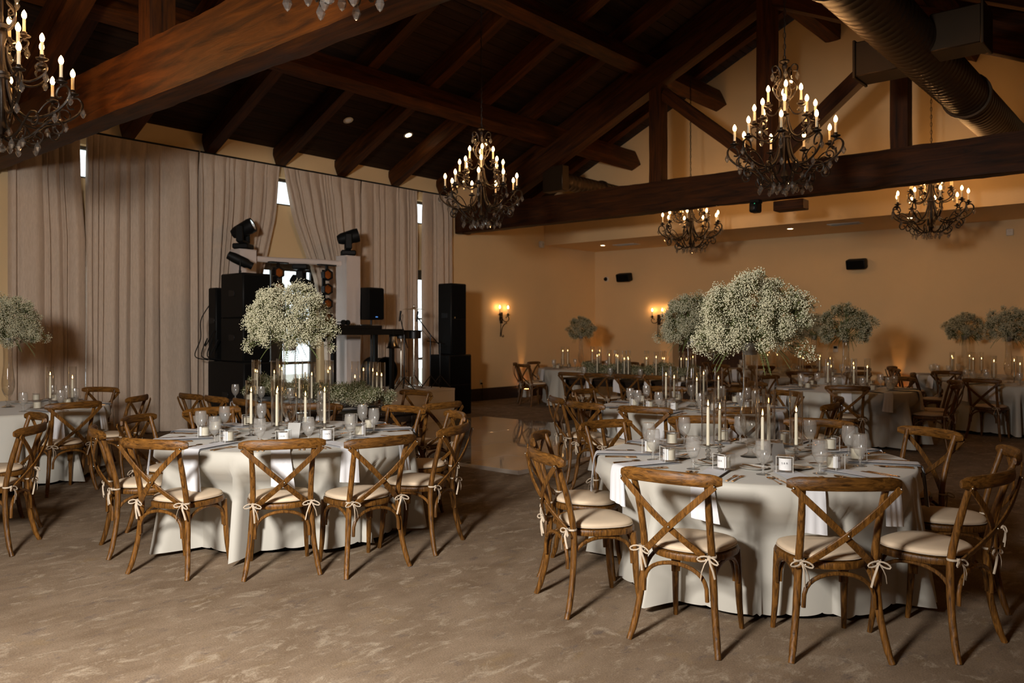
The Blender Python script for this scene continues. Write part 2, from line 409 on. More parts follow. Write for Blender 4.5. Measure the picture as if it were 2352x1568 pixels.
# roof deck: boards, rafters and purlins belong to each slope
SLEN = (XRIDGE-XL)/math.cos(SLA); nb_ = 48; bw = SLEN/nb_
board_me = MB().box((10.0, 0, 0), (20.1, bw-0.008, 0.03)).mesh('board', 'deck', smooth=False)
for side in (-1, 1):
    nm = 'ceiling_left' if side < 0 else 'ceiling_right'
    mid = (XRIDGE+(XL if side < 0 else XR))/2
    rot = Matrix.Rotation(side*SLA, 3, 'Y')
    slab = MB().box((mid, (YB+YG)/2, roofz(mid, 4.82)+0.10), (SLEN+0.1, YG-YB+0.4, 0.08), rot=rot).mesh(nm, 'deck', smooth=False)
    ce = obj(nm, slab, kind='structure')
    for i in range(nb_):
        s = (i+0.5)/nb_; x = (XL if side < 0 else XR)+(XRIDGE-(XL if side < 0 else XR))*s
        o = obj('board', board_me, ce)
        X = Vector((0, 1, 0)); Z = Vector((side*math.sin(SLA), 0, math.cos(SLA))); Y = Z.cross(X)
        M = Matrix((X, Y, Z)).transposed().to_4x4(); M.translation = (x, YB-0.05, roofz(x, 4.82)+0.03); o.matrix_local = M
    yk = 5.56-1.337*7; k = 0
    while yk < YG-0.1:
        x0 = XL+0.02 if side < 0 else XR-0.02
        a = (x0, yk, roofz(x0, 4.655)); b_ = (XRIDGE-side*-0.02, yk, roofz(XRIDGE, 4.655))
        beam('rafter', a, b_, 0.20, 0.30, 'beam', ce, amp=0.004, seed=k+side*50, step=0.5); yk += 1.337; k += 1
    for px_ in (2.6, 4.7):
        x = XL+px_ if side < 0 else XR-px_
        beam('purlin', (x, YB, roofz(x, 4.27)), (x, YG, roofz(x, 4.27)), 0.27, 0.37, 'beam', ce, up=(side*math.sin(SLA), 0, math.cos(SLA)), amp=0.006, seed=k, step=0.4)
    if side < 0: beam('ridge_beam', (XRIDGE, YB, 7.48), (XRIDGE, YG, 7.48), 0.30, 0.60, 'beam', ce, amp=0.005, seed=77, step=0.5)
for i, yt in enumerate((3.62, 12.84)):
    org = (XRIDGE, yt, SOF); t = root('roof_truss', org, 0, kind='structure')
    t['label'] = ('large dark timber roof truss crossing overhead at upper left', 'dark timber roof truss in front of the gable wall')[i]
    kw = dict(org=org, parent=t, mat='beam')
    beam('bottom_chord', (XL+0.02, yt, 3.73+0.275), (XR-0.02, yt, 3.73+0.275), 0.28, 0.55, amp=0.009, seed=1+i*20, step=0.12, **kw)
    for s in (-1, 1):
        xe = XL+0.15 if s < 0 else XR-0.15
        beam('top_chord', (xe, yt, roofz(xe, 3.83)), (XRIDGE, yt, roofz(XRIDGE, 3.83)), 0.26, 0.42, up=(0, 0, 1), amp=0.007, seed=3+s+i*20, **kw)
        xq = XRIDGE+s*2.05
        beam('queen_post', (xq, yt, 4.24), (xq, yt, roofz(xq, 3.70)), 0.25, 0.25, up=(0, 1, 0), seed=6+s+i*20, **kw)
        beam('web', (XRIDGE+s*1.92, yt, roofz(XRIDGE+s*1.92, 3.60)-0.18), (XRIDGE+s*0.12, yt, 4.36), 0.2, 0.22, seed=9+s+i*20, **kw)
    beam('king_post', (XRIDGE, yt, 4.24), (XRIDGE, yt, 7.22), 0.28, 0.28, up=(0, 1, 0), seed=11+i*20, **kw)
# skirting boards
for nm, c, s in (('baseboard_left', (XL+0.012, 15.25, 0.14), (0.024, 5.6, 0.28)), ('baseboard_back', ((DX1+XR)/2, YF-0.012, 0.14), (XR-DX1, 0.024, 0.28))):
    obj(nm, MB().box(c, s).mesh(nm, 'skirting', bevel=0.006), kind='structure')
obj('baseboard_corner', MB().box(((XL+0.03+DX0)/2, YF-0.012, 0.14), (DX0-XL-0.03, 0.024, 0.28)).mesh('baseboard_corner', 'skirting', bevel=0.006), kind='structure')
# double door in its deep recess
d = root('door_1', ((DX0+DX1)/2, YF+0.33, 0), 0, kind='structure'); d['label'] = 'dark double door set deep in the back wall'
w2 = (DX1-DX0)/2
for s in (-1, 1):
    lf = obj('door_leaf', MB().box((s*w2/2, 0, DH/2), (w2-0.01, 0.05, DH-0.01)).mesh('door_leaf', 'door_wood', bevel=0.004), d)
    for zc, hh in ((0.55, 0.7), (1.55, 1.1)):
        obj('panel', MB().box((s*w2/2, -0.03, zc), (w2-0.3, 0.02, hh)).mesh('panel', 'door_wood', bevel=0.008), lf)
    obj('door_handle', MB().tube([(s*0.09, -0.03, 1.0), (s*0.09, -0.085, 1.0), (s*0.09, -0.085, 1.02), (s*0.22, -0.085, 1.02)], 0.011).mesh('door_handle', 'iron'), lf)
# glazed doors and the clerestory lights above them, behind the curtains
n = 1
for c, w in OPEN:
    t = root(f'window_{n}', (XL-0.16, c, 0), 0, kind='structure'); n += 1
    t['label'] = 'tall glazed double door behind the curtains'
    for s in (-1, 1):
        fr = MB(); yc = s*w/2
        for yy, ww in ((yc-w/2+0.06, 0.12), (yc+w/2-0.06, 0.12)): fr.box((0, yy, 1.47), (0.06, ww, 2.8))
        for zz, hh in ((0.18, 0.24), (2.78, 0.2), (1.0, 0.05), (1.85, 0.035)): fr.box((0, yc, zz), (0.05, w, hh))
        f = obj('window_frame', fr.mesh('window_frame', 'frame_paint', bevel=0.004), t)
        for z0, z1 in ((0.3, 0.975), (1.025, 1.832), (1.868, 2.68)):
            obj('pane', MB().box((0, yc, (z0+z1)/2), (0.008, w-0.24, z1-z0)).mesh('pane', 'pane', smooth=False), f)
for c, w in OPEN:
    t = root(f'window_{n}', (XL-0.16, c, 3.84), 0, kind='structure'); n += 1
    t['label'] = 'high clerestory window above the glazed doors'
    fr = MB()
    for s in (-1, 1): fr.box((0, s*(w-0.03), 0.25), (0.06, 0.06, 0.5)); fr.box((0, 0, 0.25+s*0.225), (0.06, 2*w, 0.05))
    obj('window_frame', fr.mesh('window_frame', 'frame_paint', bevel=0.004), t)
    obj('pane', MB().box((0, 0, 0.25), (0.008, 2*w-0.12, 0.4)).mesh('pane', 'pane', smooth=False), t)

# curtains: gathered panels hanging from a rod
def curtain(y0, y1, label, pull=None, seed=0, full=1.0):
    """pull: (which edge, list of (height, y)) for a panel swept open"""
    rnd = random.Random(seed); H = 4.50; w = y1-y0; npl = max(4, int(w*7.4*full)); nf = 14; nu = npl*nf+1; nv = 24
    wd = [rnd.choice((.35, .55, .9, 1.3, 1.9)) for _ in range(npl)]; tot = sum(wd); cut_ = [0]
    for x_ in wd: cut_.append(cut_[-1]+x_/tot)
    am = [rnd.uniform(.45, 1.1)*min(1.3, .5+wd_*.6) for wd_ in wd]; lean = [0]+[rnd.uniform(-.045, .045) for _ in range(npl-1)]+[0]
    dep = [rnd.uniform(.6, 1.2) for _ in range(npl+1)]; sk = [rnd.uniform(.75, 1.4) for _ in range(npl)]
    def edge(z):
        a, b_ = y0, y1
        if pull:
            P = pull[1]; v = P[0][1]
            for (za, ya), (zb, yb) in zip(P[:-1], P[1:]):
                if zb <= z <= za: v = yb+(ya-yb)*(z-zb)/(za-zb)
            if pull[0] == 'hi': b_ = v
            else: a = v
        return a, b_
    def fn(i, j):
        z = max(H*(1-j/(nv-1)), 0.012); a, b_ = edge(z)
        k = min(i//nf, npl-1); f = (i-k*nf)/nf
        t = min(1, (H-z)/0.45); low = min(1, (H-z)/3.8)
        c0 = cut_[k]+lean[k]*low*.5; c1 = cut_[k+1]+lean[k+1]*low*.5
        u = c0+(c1-c0)*f
        bulge = .72*math.sin(PI*f)**.28+.28*math.sin(PI*f**sk[k])**1.5+.10*math.sin(f*9+k)*math.sin(PI*f)
        amp = (0.016+0.040*t)*am[k]*(1+.25*low)
        crease = -.055*t*(dep[k]*(1-f)+dep[k+1]*f)*(1-bulge)
        if j == 1: amp *= .55
        wave = .012*math.sin(z*1.7+k*2.1)*low
        return (XL+0.145+amp*bulge+crease+wave, a+(b_-a)*u, z)
    me = MB().grid(fn, nu, nv).mesh('curtain', 'curtain', angle=180)
    return tag(obj('curtain', me), label, 'curtain', 'tall curtains along the glazed wall')
curtain(3.92, 4.84, 'taupe gathered curtain panel nearest the bare wall, leftmost', ('hi', [(4.5, 4.84), (3.7, 4.86), (2.9, 4.918), (0, 4.922)]), seed=1)
curtain(4.93, 6.66, 'widest taupe curtain panel, second from the left, beside the window slit', seed=2, full=0.78)
curtain(6.68, 8.19, 'taupe curtain panel swept left behind the speaker stack', ('hi', [(4.5, 8.19), (3.6, 8.10), (2.6, 7.85), (1.4, 7.62), (0, 7.58)]), seed=3)
curtain(8.26, 9.99, 'taupe curtain panel swept right behind the white draped tower', ('lo', [(4.5, 8.26), (3.6, 8.48), (2.6, 8.92), (1.4, 9.15), (0, 9.2)]), seed=4)
curtain(10.01, 11.47, 'taupe curtain panel behind the drum stands and pole speaker', seed=5)
curtain(11.62, 12.50, 'narrow taupe curtain panel at the far end by the speaker tower', seed=6)
for y0, y1, lb in ((3.88, 6.67, 'slim curtain rod over the two leftmost curtain panels'), (6.67, 10.0, 'slim curtain rod over the two swept curtain panels'), (10.0, 12.52, 'slim curtain rod over the two far curtain panels')):
    t = root('curtain_rod', (XL+0.17, y0, 4.5), 0, lb, 'curtain rod')
    obj('rod', MB().tube([(0, 0.01, 0), (0, y1-y0-0.01, 0)], 0.014).mesh('rod', 'black'), t)
    for yy in (0.05, y1-y0-0.05): obj('bracket', MB().tube([(0, yy, 0), (-0.16, yy, 0)], 0.01).mesh('bracket', 'black'), t)

# dance floor: glossy panels with a bevelled edge
DFX0, DFX1, DFY0, DFY1 = -10.15, -5.74, 6.78, 11.0
t = root('dance_floor', ((DFX0+DFX1)/2, (DFY0+DFY1)/2, 0), 0, 'glossy pale dance floor in front of the stage', 'dance floor')
nx, ny = 5, 5; pw, pl_ = (DFX1-DFX0-0.16)/nx, (DFY1-DFY0-0.16)/ny
pm = MB().box((0, 0, 0.014), (pw-0.003, pl_-0.003, 0.024)).mesh('panel', 'gloss_floor', bevel=0.0015, smooth=False)
for i in range(nx):
    for j in range(ny): obj('panel', pm, t, ((i+.5)*pw-nx*pw/2, (j+.5)*pl_-ny*pl_/2, random.Random(i*9+j).uniform(0, .0012)))
for ax, L_, sgn in (('x', DFX1-DFX0, -1), ('x', DFX1-DFX0, 1), ('y', DFY1-DFY0, -1), ('y', DFY1-DFY0, 1)):
    h = L_/2; e_ = MB()
    prof = [(-0.001, 0.001), (0.08, 0.001), (0.08, 0.002), (-0.001, 0.026)]
    for q in (-1, 1):
        for u_, z_ in prof: e_.v.append((q*(h-(0.08-u_ if u_ > 0 else 0.081)), u_, z_))
    e_.f += [(3, 2, 1, 0), (4, 5, 6, 7)]+[(i, (i+1) % 4, 4+(i+1) % 4, 4+i) for i in range(4)]
    o = obj('edge_ramp', e_.mesh('edge_ramp', 'gloss_floor', smooth=False, recalc=True), t)
    if ax == 'x': o.location = (0, sgn*(ny*pl_/2), 0); o.rotation_euler = (0, 0, 0 if sgn > 0 else PI)
    else: o.location = (sgn*(nx*pw/2), 0, 0); o.rotation_euler = (0, 0, -PI/2 if sgn > 0 else PI/2)

# ------------------------------------------------------------------ fixed fittings
# spiral duct on the right slope, with two rectangular take-offs
def spiral_duct(x, z, r, y0, y1, label, ribs):
    t = root('spiral_duct', (x, y0, z), 0, label, 'air duct')
    L_ = y1-y0; prof = []
    k = int(L_/0.13)
    for i in range(k):
        a = L_*i/k
        prof += [(r, a), (r, a+L_/k*0.84), (r+0.0025, a+L_/k*0.88), (r+0.0025, a+L_/k*0.96)]
    obj('duct_pipe', MB().lathe(prof, 28, axis='y').mesh('duct_pipe', 'duct_metal', angle=60, recalc=True), t)
    for yy in ribs:
        obj('saddle', MB().lathe([(r+0.014, yy-0.03), (r+0.03, yy-0.03), (r+0.03, yy+0.03), (r+0.014, yy+0.03)], 28, axis='y').mesh('saddle', 'duct_metal', recalc=True), t)
    return t
t = spiral_duct(-2.42, 4.68, 0.27, -1.0, YG, 'long spiral metal duct under the roof at upper right', (4, 8, 13))
for xx, yy, zz, nm in ((-0.44, 10.9, 0.04, 'a'), (0.44, 10.5, 0.02, 'b')):
    bx_ = obj('duct_branch', MB().box((xx, yy, zz), (0.48, 0.42, 0.40)).mesh('duct_branch', 'duct_metal', bevel=0.012), t)
    obj('branch_flange', MB().box((xx+math.copysign(0.25, xx), yy, zz), (0.03, 0.46, 0.44)).mesh('branch_flange', 'duct_metal', bevel=0.006), bx_)
t = spiral_duct(-9.9, 4.62, 0.17, 12.95, YG, 'short spiral duct behind the truss near the left eave', (1.5,))
obj('duct_collar', MB().box((0, -0.1, 0), (0.5, 0.22, 0.5)).mesh('duct_collar', 'duct_metal', bevel=0.01), t)
# recessed downlights
def downlight(loc, rot, label, lit, power):
    t = root('recessed_downlight', loc, 0, label, 'ceiling light', 'recessed downlights'); t.rotation_euler = rot
    obj('trim_ring', MB().lathe([(0.058, 0.0), (0.085, 0.0), (0.09, -0.008), (0.06, -0.012), (0.058, -0.004)], 24).mesh('trim_ring', 'white_plastic', recalc=True), t)
    obj('lens', MB().lathe([(0.0, -0.004), (0.058, -0.004)], 24).mesh('lens', 'downlight_glow' if lit else 'dim_lens'), t)
    if lit:
        l = lamp('lamp', 'SPOT', (0, 0, -0.02), power, (1, 0.66, 0.36), spot_size=R(110), spot_blend=0.9, shadow_soft_size=0.05); l.parent = t
for x, y, lb in ((-11.43, 16.75, 'lit recessed downlight in the soffit near the room corner'), (-6.62, 16.6, 'lit recessed downlight in the middle of the soffit'), (-4.28, 16.5, 'lit recessed downlight in the soffit behind the far right chandelier')):
    downlight((x, y, SOF-0.002), (0, 0, 0), lb, True, 6)
for y, lit, lb in ((10.40, True, 'lit recessed downlight high in the dark roof boards'), (8.98, False, 'unlit recessed downlight high in the dark roof boards')):
    x = -11.55
    downlight((x, y, roofz(x, 4.82)+0.008), (0, -SLA, 0), lb, lit, 4)
# ceiling vents
for x, y, lb in ((-10.9, 17.0, 'slotted air vent in the soffit near the room corner'), (-5.5, 16.6, 'slotted air vent in the middle of the soffit')):
    t = root('ceiling_vent', (x, y, SOF-0.001), 0, lb, 'air vent')
    obj('vent_frame', MB().box((0, 0.14, -0.006), (0.62, 0.03, 0.012)).box((0, -0.14, -0.006), (0.62, 0.03, 0.012)).box((0.3, 0, -0.006), (0.03, 0.28, 0.012)).box((-0.3, 0, -0.006), (0.03, 0.28, 0.012)).mesh('vent_frame', 'white_plastic'), t)
    obj('vent_backing', MB().box((0, 0, -0.002), (0.58, 0.26, 0.004)).mesh('vent_backing', 'black'), t)
    for k in range(6): obj('slat', MB().box((0, -0.11+k*0.044, -0.008), (0.57, 0.02, 0.003), rot=Matrix.Rotation(0.6, 3, 'X')).mesh('slat', 'white_plastic'), t)
# loudspeakers high on the back wall
def wall_speaker(x, z, label):
    t = root('wall_speaker', (x, YF, z), 0, label, 'loudspeaker')
    rot = Matrix.Rotation(R(14), 3, 'X')
    obj('cabinet', MB().box((0, -0.19, 0), (0.40, 0.2, 0.21), rot=rot).mesh('cabinet', 'black', bevel=0.03, segs=2), t)
    obj('grille', MB().box((0, -0.29, -0.025), (0.36, 0.012, 0.17), rot=rot).mesh('grille', 'grille', bevel=0.005), t)
    obj('bracket', MB().box((0, -0.05, 0.0), (0.06, 0.1, 0.08)).mesh('bracket', 'black'), t)
wall_speaker(-11.55, 2.99, 'black loudspeaker on the back wall near the corner')
wall_speaker(-5.7, 3.02, 'black loudspeaker high in the middle of the back wall')
t = root('dome_camera', (-12.22, YF, 2.98), 0, 'small black dome camera on the back wall by the corner', 'security camera')
obj('mount', MB().lathe([(0.07, 0), (0.07, -0.03), (0.05, -0.05)], 20, axis='y').mesh('mount', 'white_plastic', recalc=True), t)
obj('dome', MB().lathe([(0.052, -0.04), (0.05, -0.07), (0.035, -0.095), (0.0, -0.105)], 20, axis='y').mesh('dome', 'black', recalc=True), t)
t = root('thermostat', (-6.2, YF, 1.2), 0, 'small white thermostat with dark display on the back wall', 'thermostat')
obj('case', MB().box((0, -0.012, 0), (0.11, 0.024, 0.14)).mesh('case', 'white_plastic', bevel=0.006), t)
obj('display', MB().box((0, -0.026, 0.03), (0.07, 0.005, 0.05)).mesh('display', 'black'), t)
t = root('alarm_strobe', (-2.9, YF, 3.49), 0, 'small fire alarm strobe high on the back wall', 'alarm')
obj('case', MB().box((0, -0.025, 0), (0.12, 0.05, 0.13)).mesh('case', 'white_plastic', bevel=0.008), t)
obj('lens', MB().box((0, -0.055, 0.02), (0.06, 0.02, 0.04)).mesh('lens', 'acrylic', bevel=0.008), t)
t = root('motion_sensor', (XL, 15.72, 3.74), 0, 'small white motion sensor on the left wall at the soffit', 'sensor')
obj('case', MB().box((0.05, 0, 0), (0.1, 0.11, 0.16), taper=1.1).mesh('case', 'white_plastic', bevel=0.02, segs=2), t)
obj('lens', MB().box((0.102, 0, 0.0), (0.006, 0.07, 0.05)).mesh('lens', 'china'), t)
t = root('wall_outlet', (XL, 13.55, 0.42), 0, 'white wall outlet with a black plug beside the speaker tower', 'power outlet')
obj('plate', MB().box((0.005, 0, 0), (0.01, 0.075, 0.12)).mesh('plate', 'white_plastic', bevel=0.003), t)
obj('plug', MB().box((0.03, 0.0, -0.025), (0.04, 0.03, 0.03)).tube([(0.04, 0, -0.03), (0.05, 0.01, -0.09), (0.03, 0.02, -0.2), (0.02, 0.03, -0.41)], 0.005, 6).mesh('plug', 'black'), t)
# projector camera slung under the truss
t = root('truss_camera', (-5.62, 12.66, SOF), 0, 'small black camera under the truss with a green light', 'camera')
obj('mount', MB().box((0, 0, -0.03), (0.16, 0.14, 0.06)).mesh('mount', 'black', bevel=0.006), t)
obj('body', MB().box((0, -0.02, -0.13), (0.14, 0.2, 0.16)).mesh('body', 'black', bevel=0.02), t)
obj('lens', MB().lathe([(0.04, -0.12), (0.045, -0.15), (0.03, -0.155)], 16, c=(0, 0, -0.14), axis='y').mesh('lens', 'steel_leg', recalc=True), t)
obj('status_light', MB().lathe([(0.0, -0.125), (0.008, -0.122)], 8, c=(0.03, 0, -0.075), axis='y').mesh('status_light', 'led_green'), t)
tag(obj('mount_block', MB().box((0, 0, -0.09), (0.5, 0.26, 0.16)).mesh('mount_block', 'beam', bevel=0.01), None, (-5.22, 13.12, SOF+0.01)), 'dark wooden block under the truss beside the small camera', 'timber block')

# ------------------------------------------------------------------ wrought-iron candle fittings
def scroll(P, n=40):
    """smooth curve through (r, z) knots in a vertical plane"""
    P = [Vector((p[0], 0, p[1])) for p in P]; out = []
    Q = [P[0]*2-P[1]]+P+[P[-1]*2-P[-2]]; m_ = len(P)-1; per = max(2, n//m_)
    for i in range(m_):
        a, b_, c, d_ = Q[i:i+4]
        for k in range(per):
            t = k/per
            out.append(0.5*((2*b_)+(c-a)*t+(2*a-5*b_+4*c-d_)*t*t+(-a+3*b_-3*c+d_)*t**3))
    out.append(P[-1]); return out
bulb_me = MB().lathe([(0.0, 0), (0.010, 0.001), (0.018, 0.015), (0.0205, 0.029), (0.0175, 0.046), (0.010, 0.062), (0.0, 0.076)], 10).mesh('bulb', 'bulb')
sleeve_me = MB().lathe([(0.0125, 0), (0.0135, 0.01), (0.0125, 0.06), (0.0132, 0.11), (0.011, 0.115), (0.0, 0.116)], 10).mesh('candle_sleeve', 'ivory', recalc=True)
pan_me = MB().lathe([(0.004, -0.05), (0.012, -0.04), (0.012, -0.03), (0.022, -0.022), (0.048, -0.012), (0.05, -0.004), (0.04, -0.006), (0.02, -0.010), (0.018, 0.0), (0.024, 0.008), (0.018, 0.016), (0.022, 0.024), (0.014, 0.028), (0.0, 0.028)], 14).mesh('drip_pan', 'iron', recalc=True)
drop_me = MB().lathe([(0.0, -0.105), (0.012, -0.094), (0.025, -0.066), (0.021, -0.05), (0.008, -0.022), (0.003, -0.016), (0.007, -0.010), (0.003, -0.003), (0.0, 0)], 7).mesh('crystal', 'crystal', smooth=False, recalc=True)
ball_me = MB().lathe([(0, -0.036), (0.018, -0.031), (0.031, -0.018), (0.036, 0), (0.031, 0.018), (0.018, 0.031), (0, 0.036)], 12).mesh('crystal_ball', 'crystal', smooth=False, recalc=True)
low_arm = MB().tube(scroll([(.045, .60), (.055, .50), (.10, .36), (.20, .265), (.34, .25), (.47, .29), (.57, .37), (.60, .45), (.565, .505), (.51, .49), (.485, .44), (.50, .405), (.535, .41)], 52), [0.0125]*30+[0.010]*19, 6).tube(scroll([(.30, .255), (.38, .35), (.46, .39), (.505, .36), (.49, .31), (.455, .33)], 20), 0.007, 6)
low_arm = low_arm.mesh('arm', 'iron')
mid_arm = MB().tube(scroll([(.04, .84), (.05, .74), (.10, .615), (.19, .565), (.28, .59), (.345, .655), (.345, .71), (.30, .725), (.265, .695), (.28, .66), (.305, .668)], 44), 0.010, 6).mesh('arm', 'iron')
top_arm = MB().tube(scroll([(.035, 1.02), (.045, .93), (.09, .85), (.15, .835), (.195, .87), (.195, .91), (.155, .915), (.135, .885), (.155, .87)], 32), 0.008, 6).mesh('arm', 'iron')
low_scroll = MB().tube(scroll([(.035, .10), (.10, .08), (.20, .11), (.28, .18), (.36, .255), (.43, .255), (.465, .20), (.44, .15), (.395, .155), (.385, .195), (.41, .205)], 44), 0.009, 6).tube(scroll([(.15, .09), (.22, .05), (.29, .07), (.31, .13), (.27, .155), (.245, .12), (.265, .10)], 24), 0.007, 6).mesh('scroll', 'iron')
crown_scroll = MB().tube(scroll([(.03, .98), (.09, 1.03), (.125, 1.11), (.10, 1.18), (.05, 1.235), (.055, 1.31), (.095, 1.365), (.135, 1.345), (.13, 1.295), (.095, 1.295)], 44), 0.009, 6).tube(scroll([(.115, 1.12), (.08, 1.10), (.06, 1.14), (.085, 1.16)], 12), 0.006, 6).mesh('crown_scroll', 'iron')
column_me = MB().lathe([(0.0, 0.075), (.012, .08), (.03, .10), (.022, .13), (.045, .16), (.03, .20), (.016, .25), (.02, .45), (.05, .56), (.065, .575), (.065, .60), (.055, .61), (.06, .63), (.03, .66), (.018, .72), (.022, .86), (.045, .93), (.045, .96), (.025, 1.0), (.014, 1.06), (.014, 1.30), (.03, 1.36), (.02, 1.38), (.055, 1.405), (.05, 1.42), (.02, 1.425), (.012, 1.44), (0, 1.445)], 16).mesh('column', 'iron', recalc=True)
leafcup_me = MB().lathe([(.03, .98), (.06, .99), (.075, 1.02), (.07, 1.025), (.04, 1.0)], 12).mesh('leaf_cup', 'iron', recalc=True)
def chain_mesh(L_):
    c = MB(); n_ = int(L_/0.062)
    for i in range(n_):
        z = i*0.062+0.02; a = i % 2*PI/2; pts = []
        for k in range(11):
            t = 2*PI*k/10; x = 0.014*math.cos(t); zz = 0.036*math.sin(t)
            pts.append((x*math.cos(a), x*math.sin(a), z+zz))
        c.tube(pts, 0.0035, 5, caps=False)
    c.tube([(0.006, 0, 0), (-0.006, 0, L_*0.5), (0.004, 0, L_)], 0.003, 4)
    return c.mesh('chain', 'iron')
def chandelier(x, y, label, rz, zb=3.10):
    t = root('chandelier', (x, y, zb), rz, label, 'chandelier', 'iron candle chandeliers')
    obj('column', column_me, t); obj('leaf_cup', leafcup_me, t)
    bl = obj('finial', MB().tube([(0, 0, 0.03), (0, 0, 0.085)], 0.004, 6).mesh('finial', 'iron'), t); obj('crystal_ball', ball_me, bl, (0, 0, 0))
    def ring(n_, me, rc, zc, off, cr):
        for k in range(n_):
            a = 2*PI*(k+off)/n_
            arm = obj('arm', me, t, (0, 0, 0), (0, 0, a))
            obj('drip_pan', pan_me, arm, (rc, 0, zc)); obj('candle_sleeve', sleeve_me, arm, (rc, 0, zc+0.02)); obj('bulb', bulb_me, arm, (rc, 0, zc+0.136))
            for (cx, cz) in cr: obj('crystal', drop_me, arm, (cx, 0, cz))
    ring(9, low_arm, .525, .545, 0.0, [(.605, .44), (.47, .30)])
    ring(8, mid_arm, .315, .765, 0.3, [(.345, .66)])
    ring(4, top_arm, .170, .955, 0.2, [(.195, .86)])
    for k in range(9):
        a = 2*PI*(k+.5)/9; s = obj('scroll', low_scroll, t, (0, 0, 0), (0, 0, a)); obj('crystal', drop_me, s, (.27, 0, .085)); obj('crystal', drop_me, s, (.13, 0, .082))
    for k in range(5):
        a = 2*PI*k/5; s = obj('crown_scroll', crown_scroll, t, (0, 0, 0), (0, 0, a)); obj('crystal', drop_me, s, (.135, 0, 1.295))
    ztop = roofz(x, 4.82)
    obj('chain', chain_mesh(ztop-zb-1.43), t, (0, 0, 1.43))
    obj('canopy', MB().lathe([(0.065, 0), (0.065, -0.015), (0.03, -0.05), (0, -0.06)], 16).mesh('canopy', 'iron', recalc=True), t, (0, 0, ztop-zb+0.02))
chandelier(-3.50, 8.62, 'large iron candle chandelier in front of the king post', 0.15)
chandelier(-8.00, 8.62, 'iron candle chandelier hanging in front of the left end of the truss', 0.5)
chandelier(-7.50, 13.95, 'iron candle chandelier below the truss, before the soffit at centre', 0.9)
chandelier(-3.40, 14.35, 'iron candle chandelier below the truss at far right', 0.3)
chandelier(-7.62, 2.34, 'iron candle chandelier at the left edge beside the big beam', 0.62)
chandelier(-3.27, 2.42, 'chandelier overhead of which only the hanging crystals show', 0.2, 3.21)

def sconce(loc, rz, label):
    t = root('wall_sconce', loc, rz, label, 'wall lamp', 'iron candle sconces')     # local -Y faces the room
    obj('backplate', MB().lathe([(0.0, 0.0), (0.05, 0.0), (0.06, -0.012), (0.03, -0.03), (0, -0.04)], 14, c=(0, 0, 0.02), axis='y').box((0, -0.012, 0.02), (0.085, 0.02, 0.26)).mesh('backplate', 'iron', bevel=0.004, recalc=True), t)
    for s in (-1, 1):
        pts = [(p.x*s, -0.03-0.45*p.x, p.z) for p in scroll([(.01, 0), (.06, -.06), (.13, -.06), (.165, 0), (.145, .05), (.105, .045), (.10, .01)], 30)]
        a = obj('arm', MB().tube(pts, 0.008, 6).mesh('arm', 'iron'), t)
        px_, py_ = s*.145, -0.03-.45*.145
        obj('drip_pan', pan_me, a, (px_, py_, 0.10)); obj('candle_sleeve', sleeve_me, a, (px_, py_, 0.12)); obj('bulb', bulb_me, a, (px_, py_, 0.236))
    pts = [(p.x, -0.02-abs(p.x)*.2, p.z) for p in scroll([(.12, -.06), (.15, -.11), (.10, -.12), (.03, -.20), (-.005, -.34), (.02, -.42), (.06, -.42), (.05, -.38)], 36)]
    obj('tail_scroll', MB().tube(pts, 0.008, 6).mesh('tail_scroll', 'iron'), t)
    obj('tail_bar', MB().tube([(-0.02, -0.015, -0.1), (-0.03, -0.02, -0.25), (-0.035, -0.015, -0.42)], [0.007, 0.008, 0.011], 6).mesh('tail_bar', 'iron'), t)
sconce((XL, 14.25, 1.88), PI/2, 'iron two-candle sconce glowing on the left wall')
sconce((-10.62, YF, 1.86), 0, 'iron two-candle sconce glowing on the back wall beside the door')

def uplight(x, y, face, label, power):
    t = root('floor_uplight', (x, y, 0), face, label, 'uplight', 'floor uplights')
    obj('housing', MB().box((0, 0, 0.10), (0.17, 0.15, 0.20)).mesh('housing', 'white_plastic', bevel=0.012), t)
    obj('lens', MB().lathe([(0.0, 0.203), (0.055, 0.203)], 16).mesh('lens', 'uplight_glow'), t)
    l = lamp('lamp', 'SPOT', (0, 0.0, 0.21), power, (1.0, 0.50, 0.16), spot_size=R(24), spot_blend=0.8, shadow_soft_size=0.03); l.parent = t
    l.rotation_euler = (R(180-9), 0, 0)
uplight(XL+0.16, 15.0, PI/2, 'white box uplight on the carpet against the left wall', UPL)
uplight(XL+0.24, YF-0.22, 0.7, 'box uplight glowing in the room corner', UPL)
uplight(-10.45, YF-0.16, 0, 'box uplight below the back wall sconce', UPL)
uplight(-4.9, YF-0.16, 0, 'box uplight glowing in the middle of the back wall', UPL)
uplight(-2.55, YF-0.16, 0, 'box uplight on the back wall at the right edge', UPL*1.3)
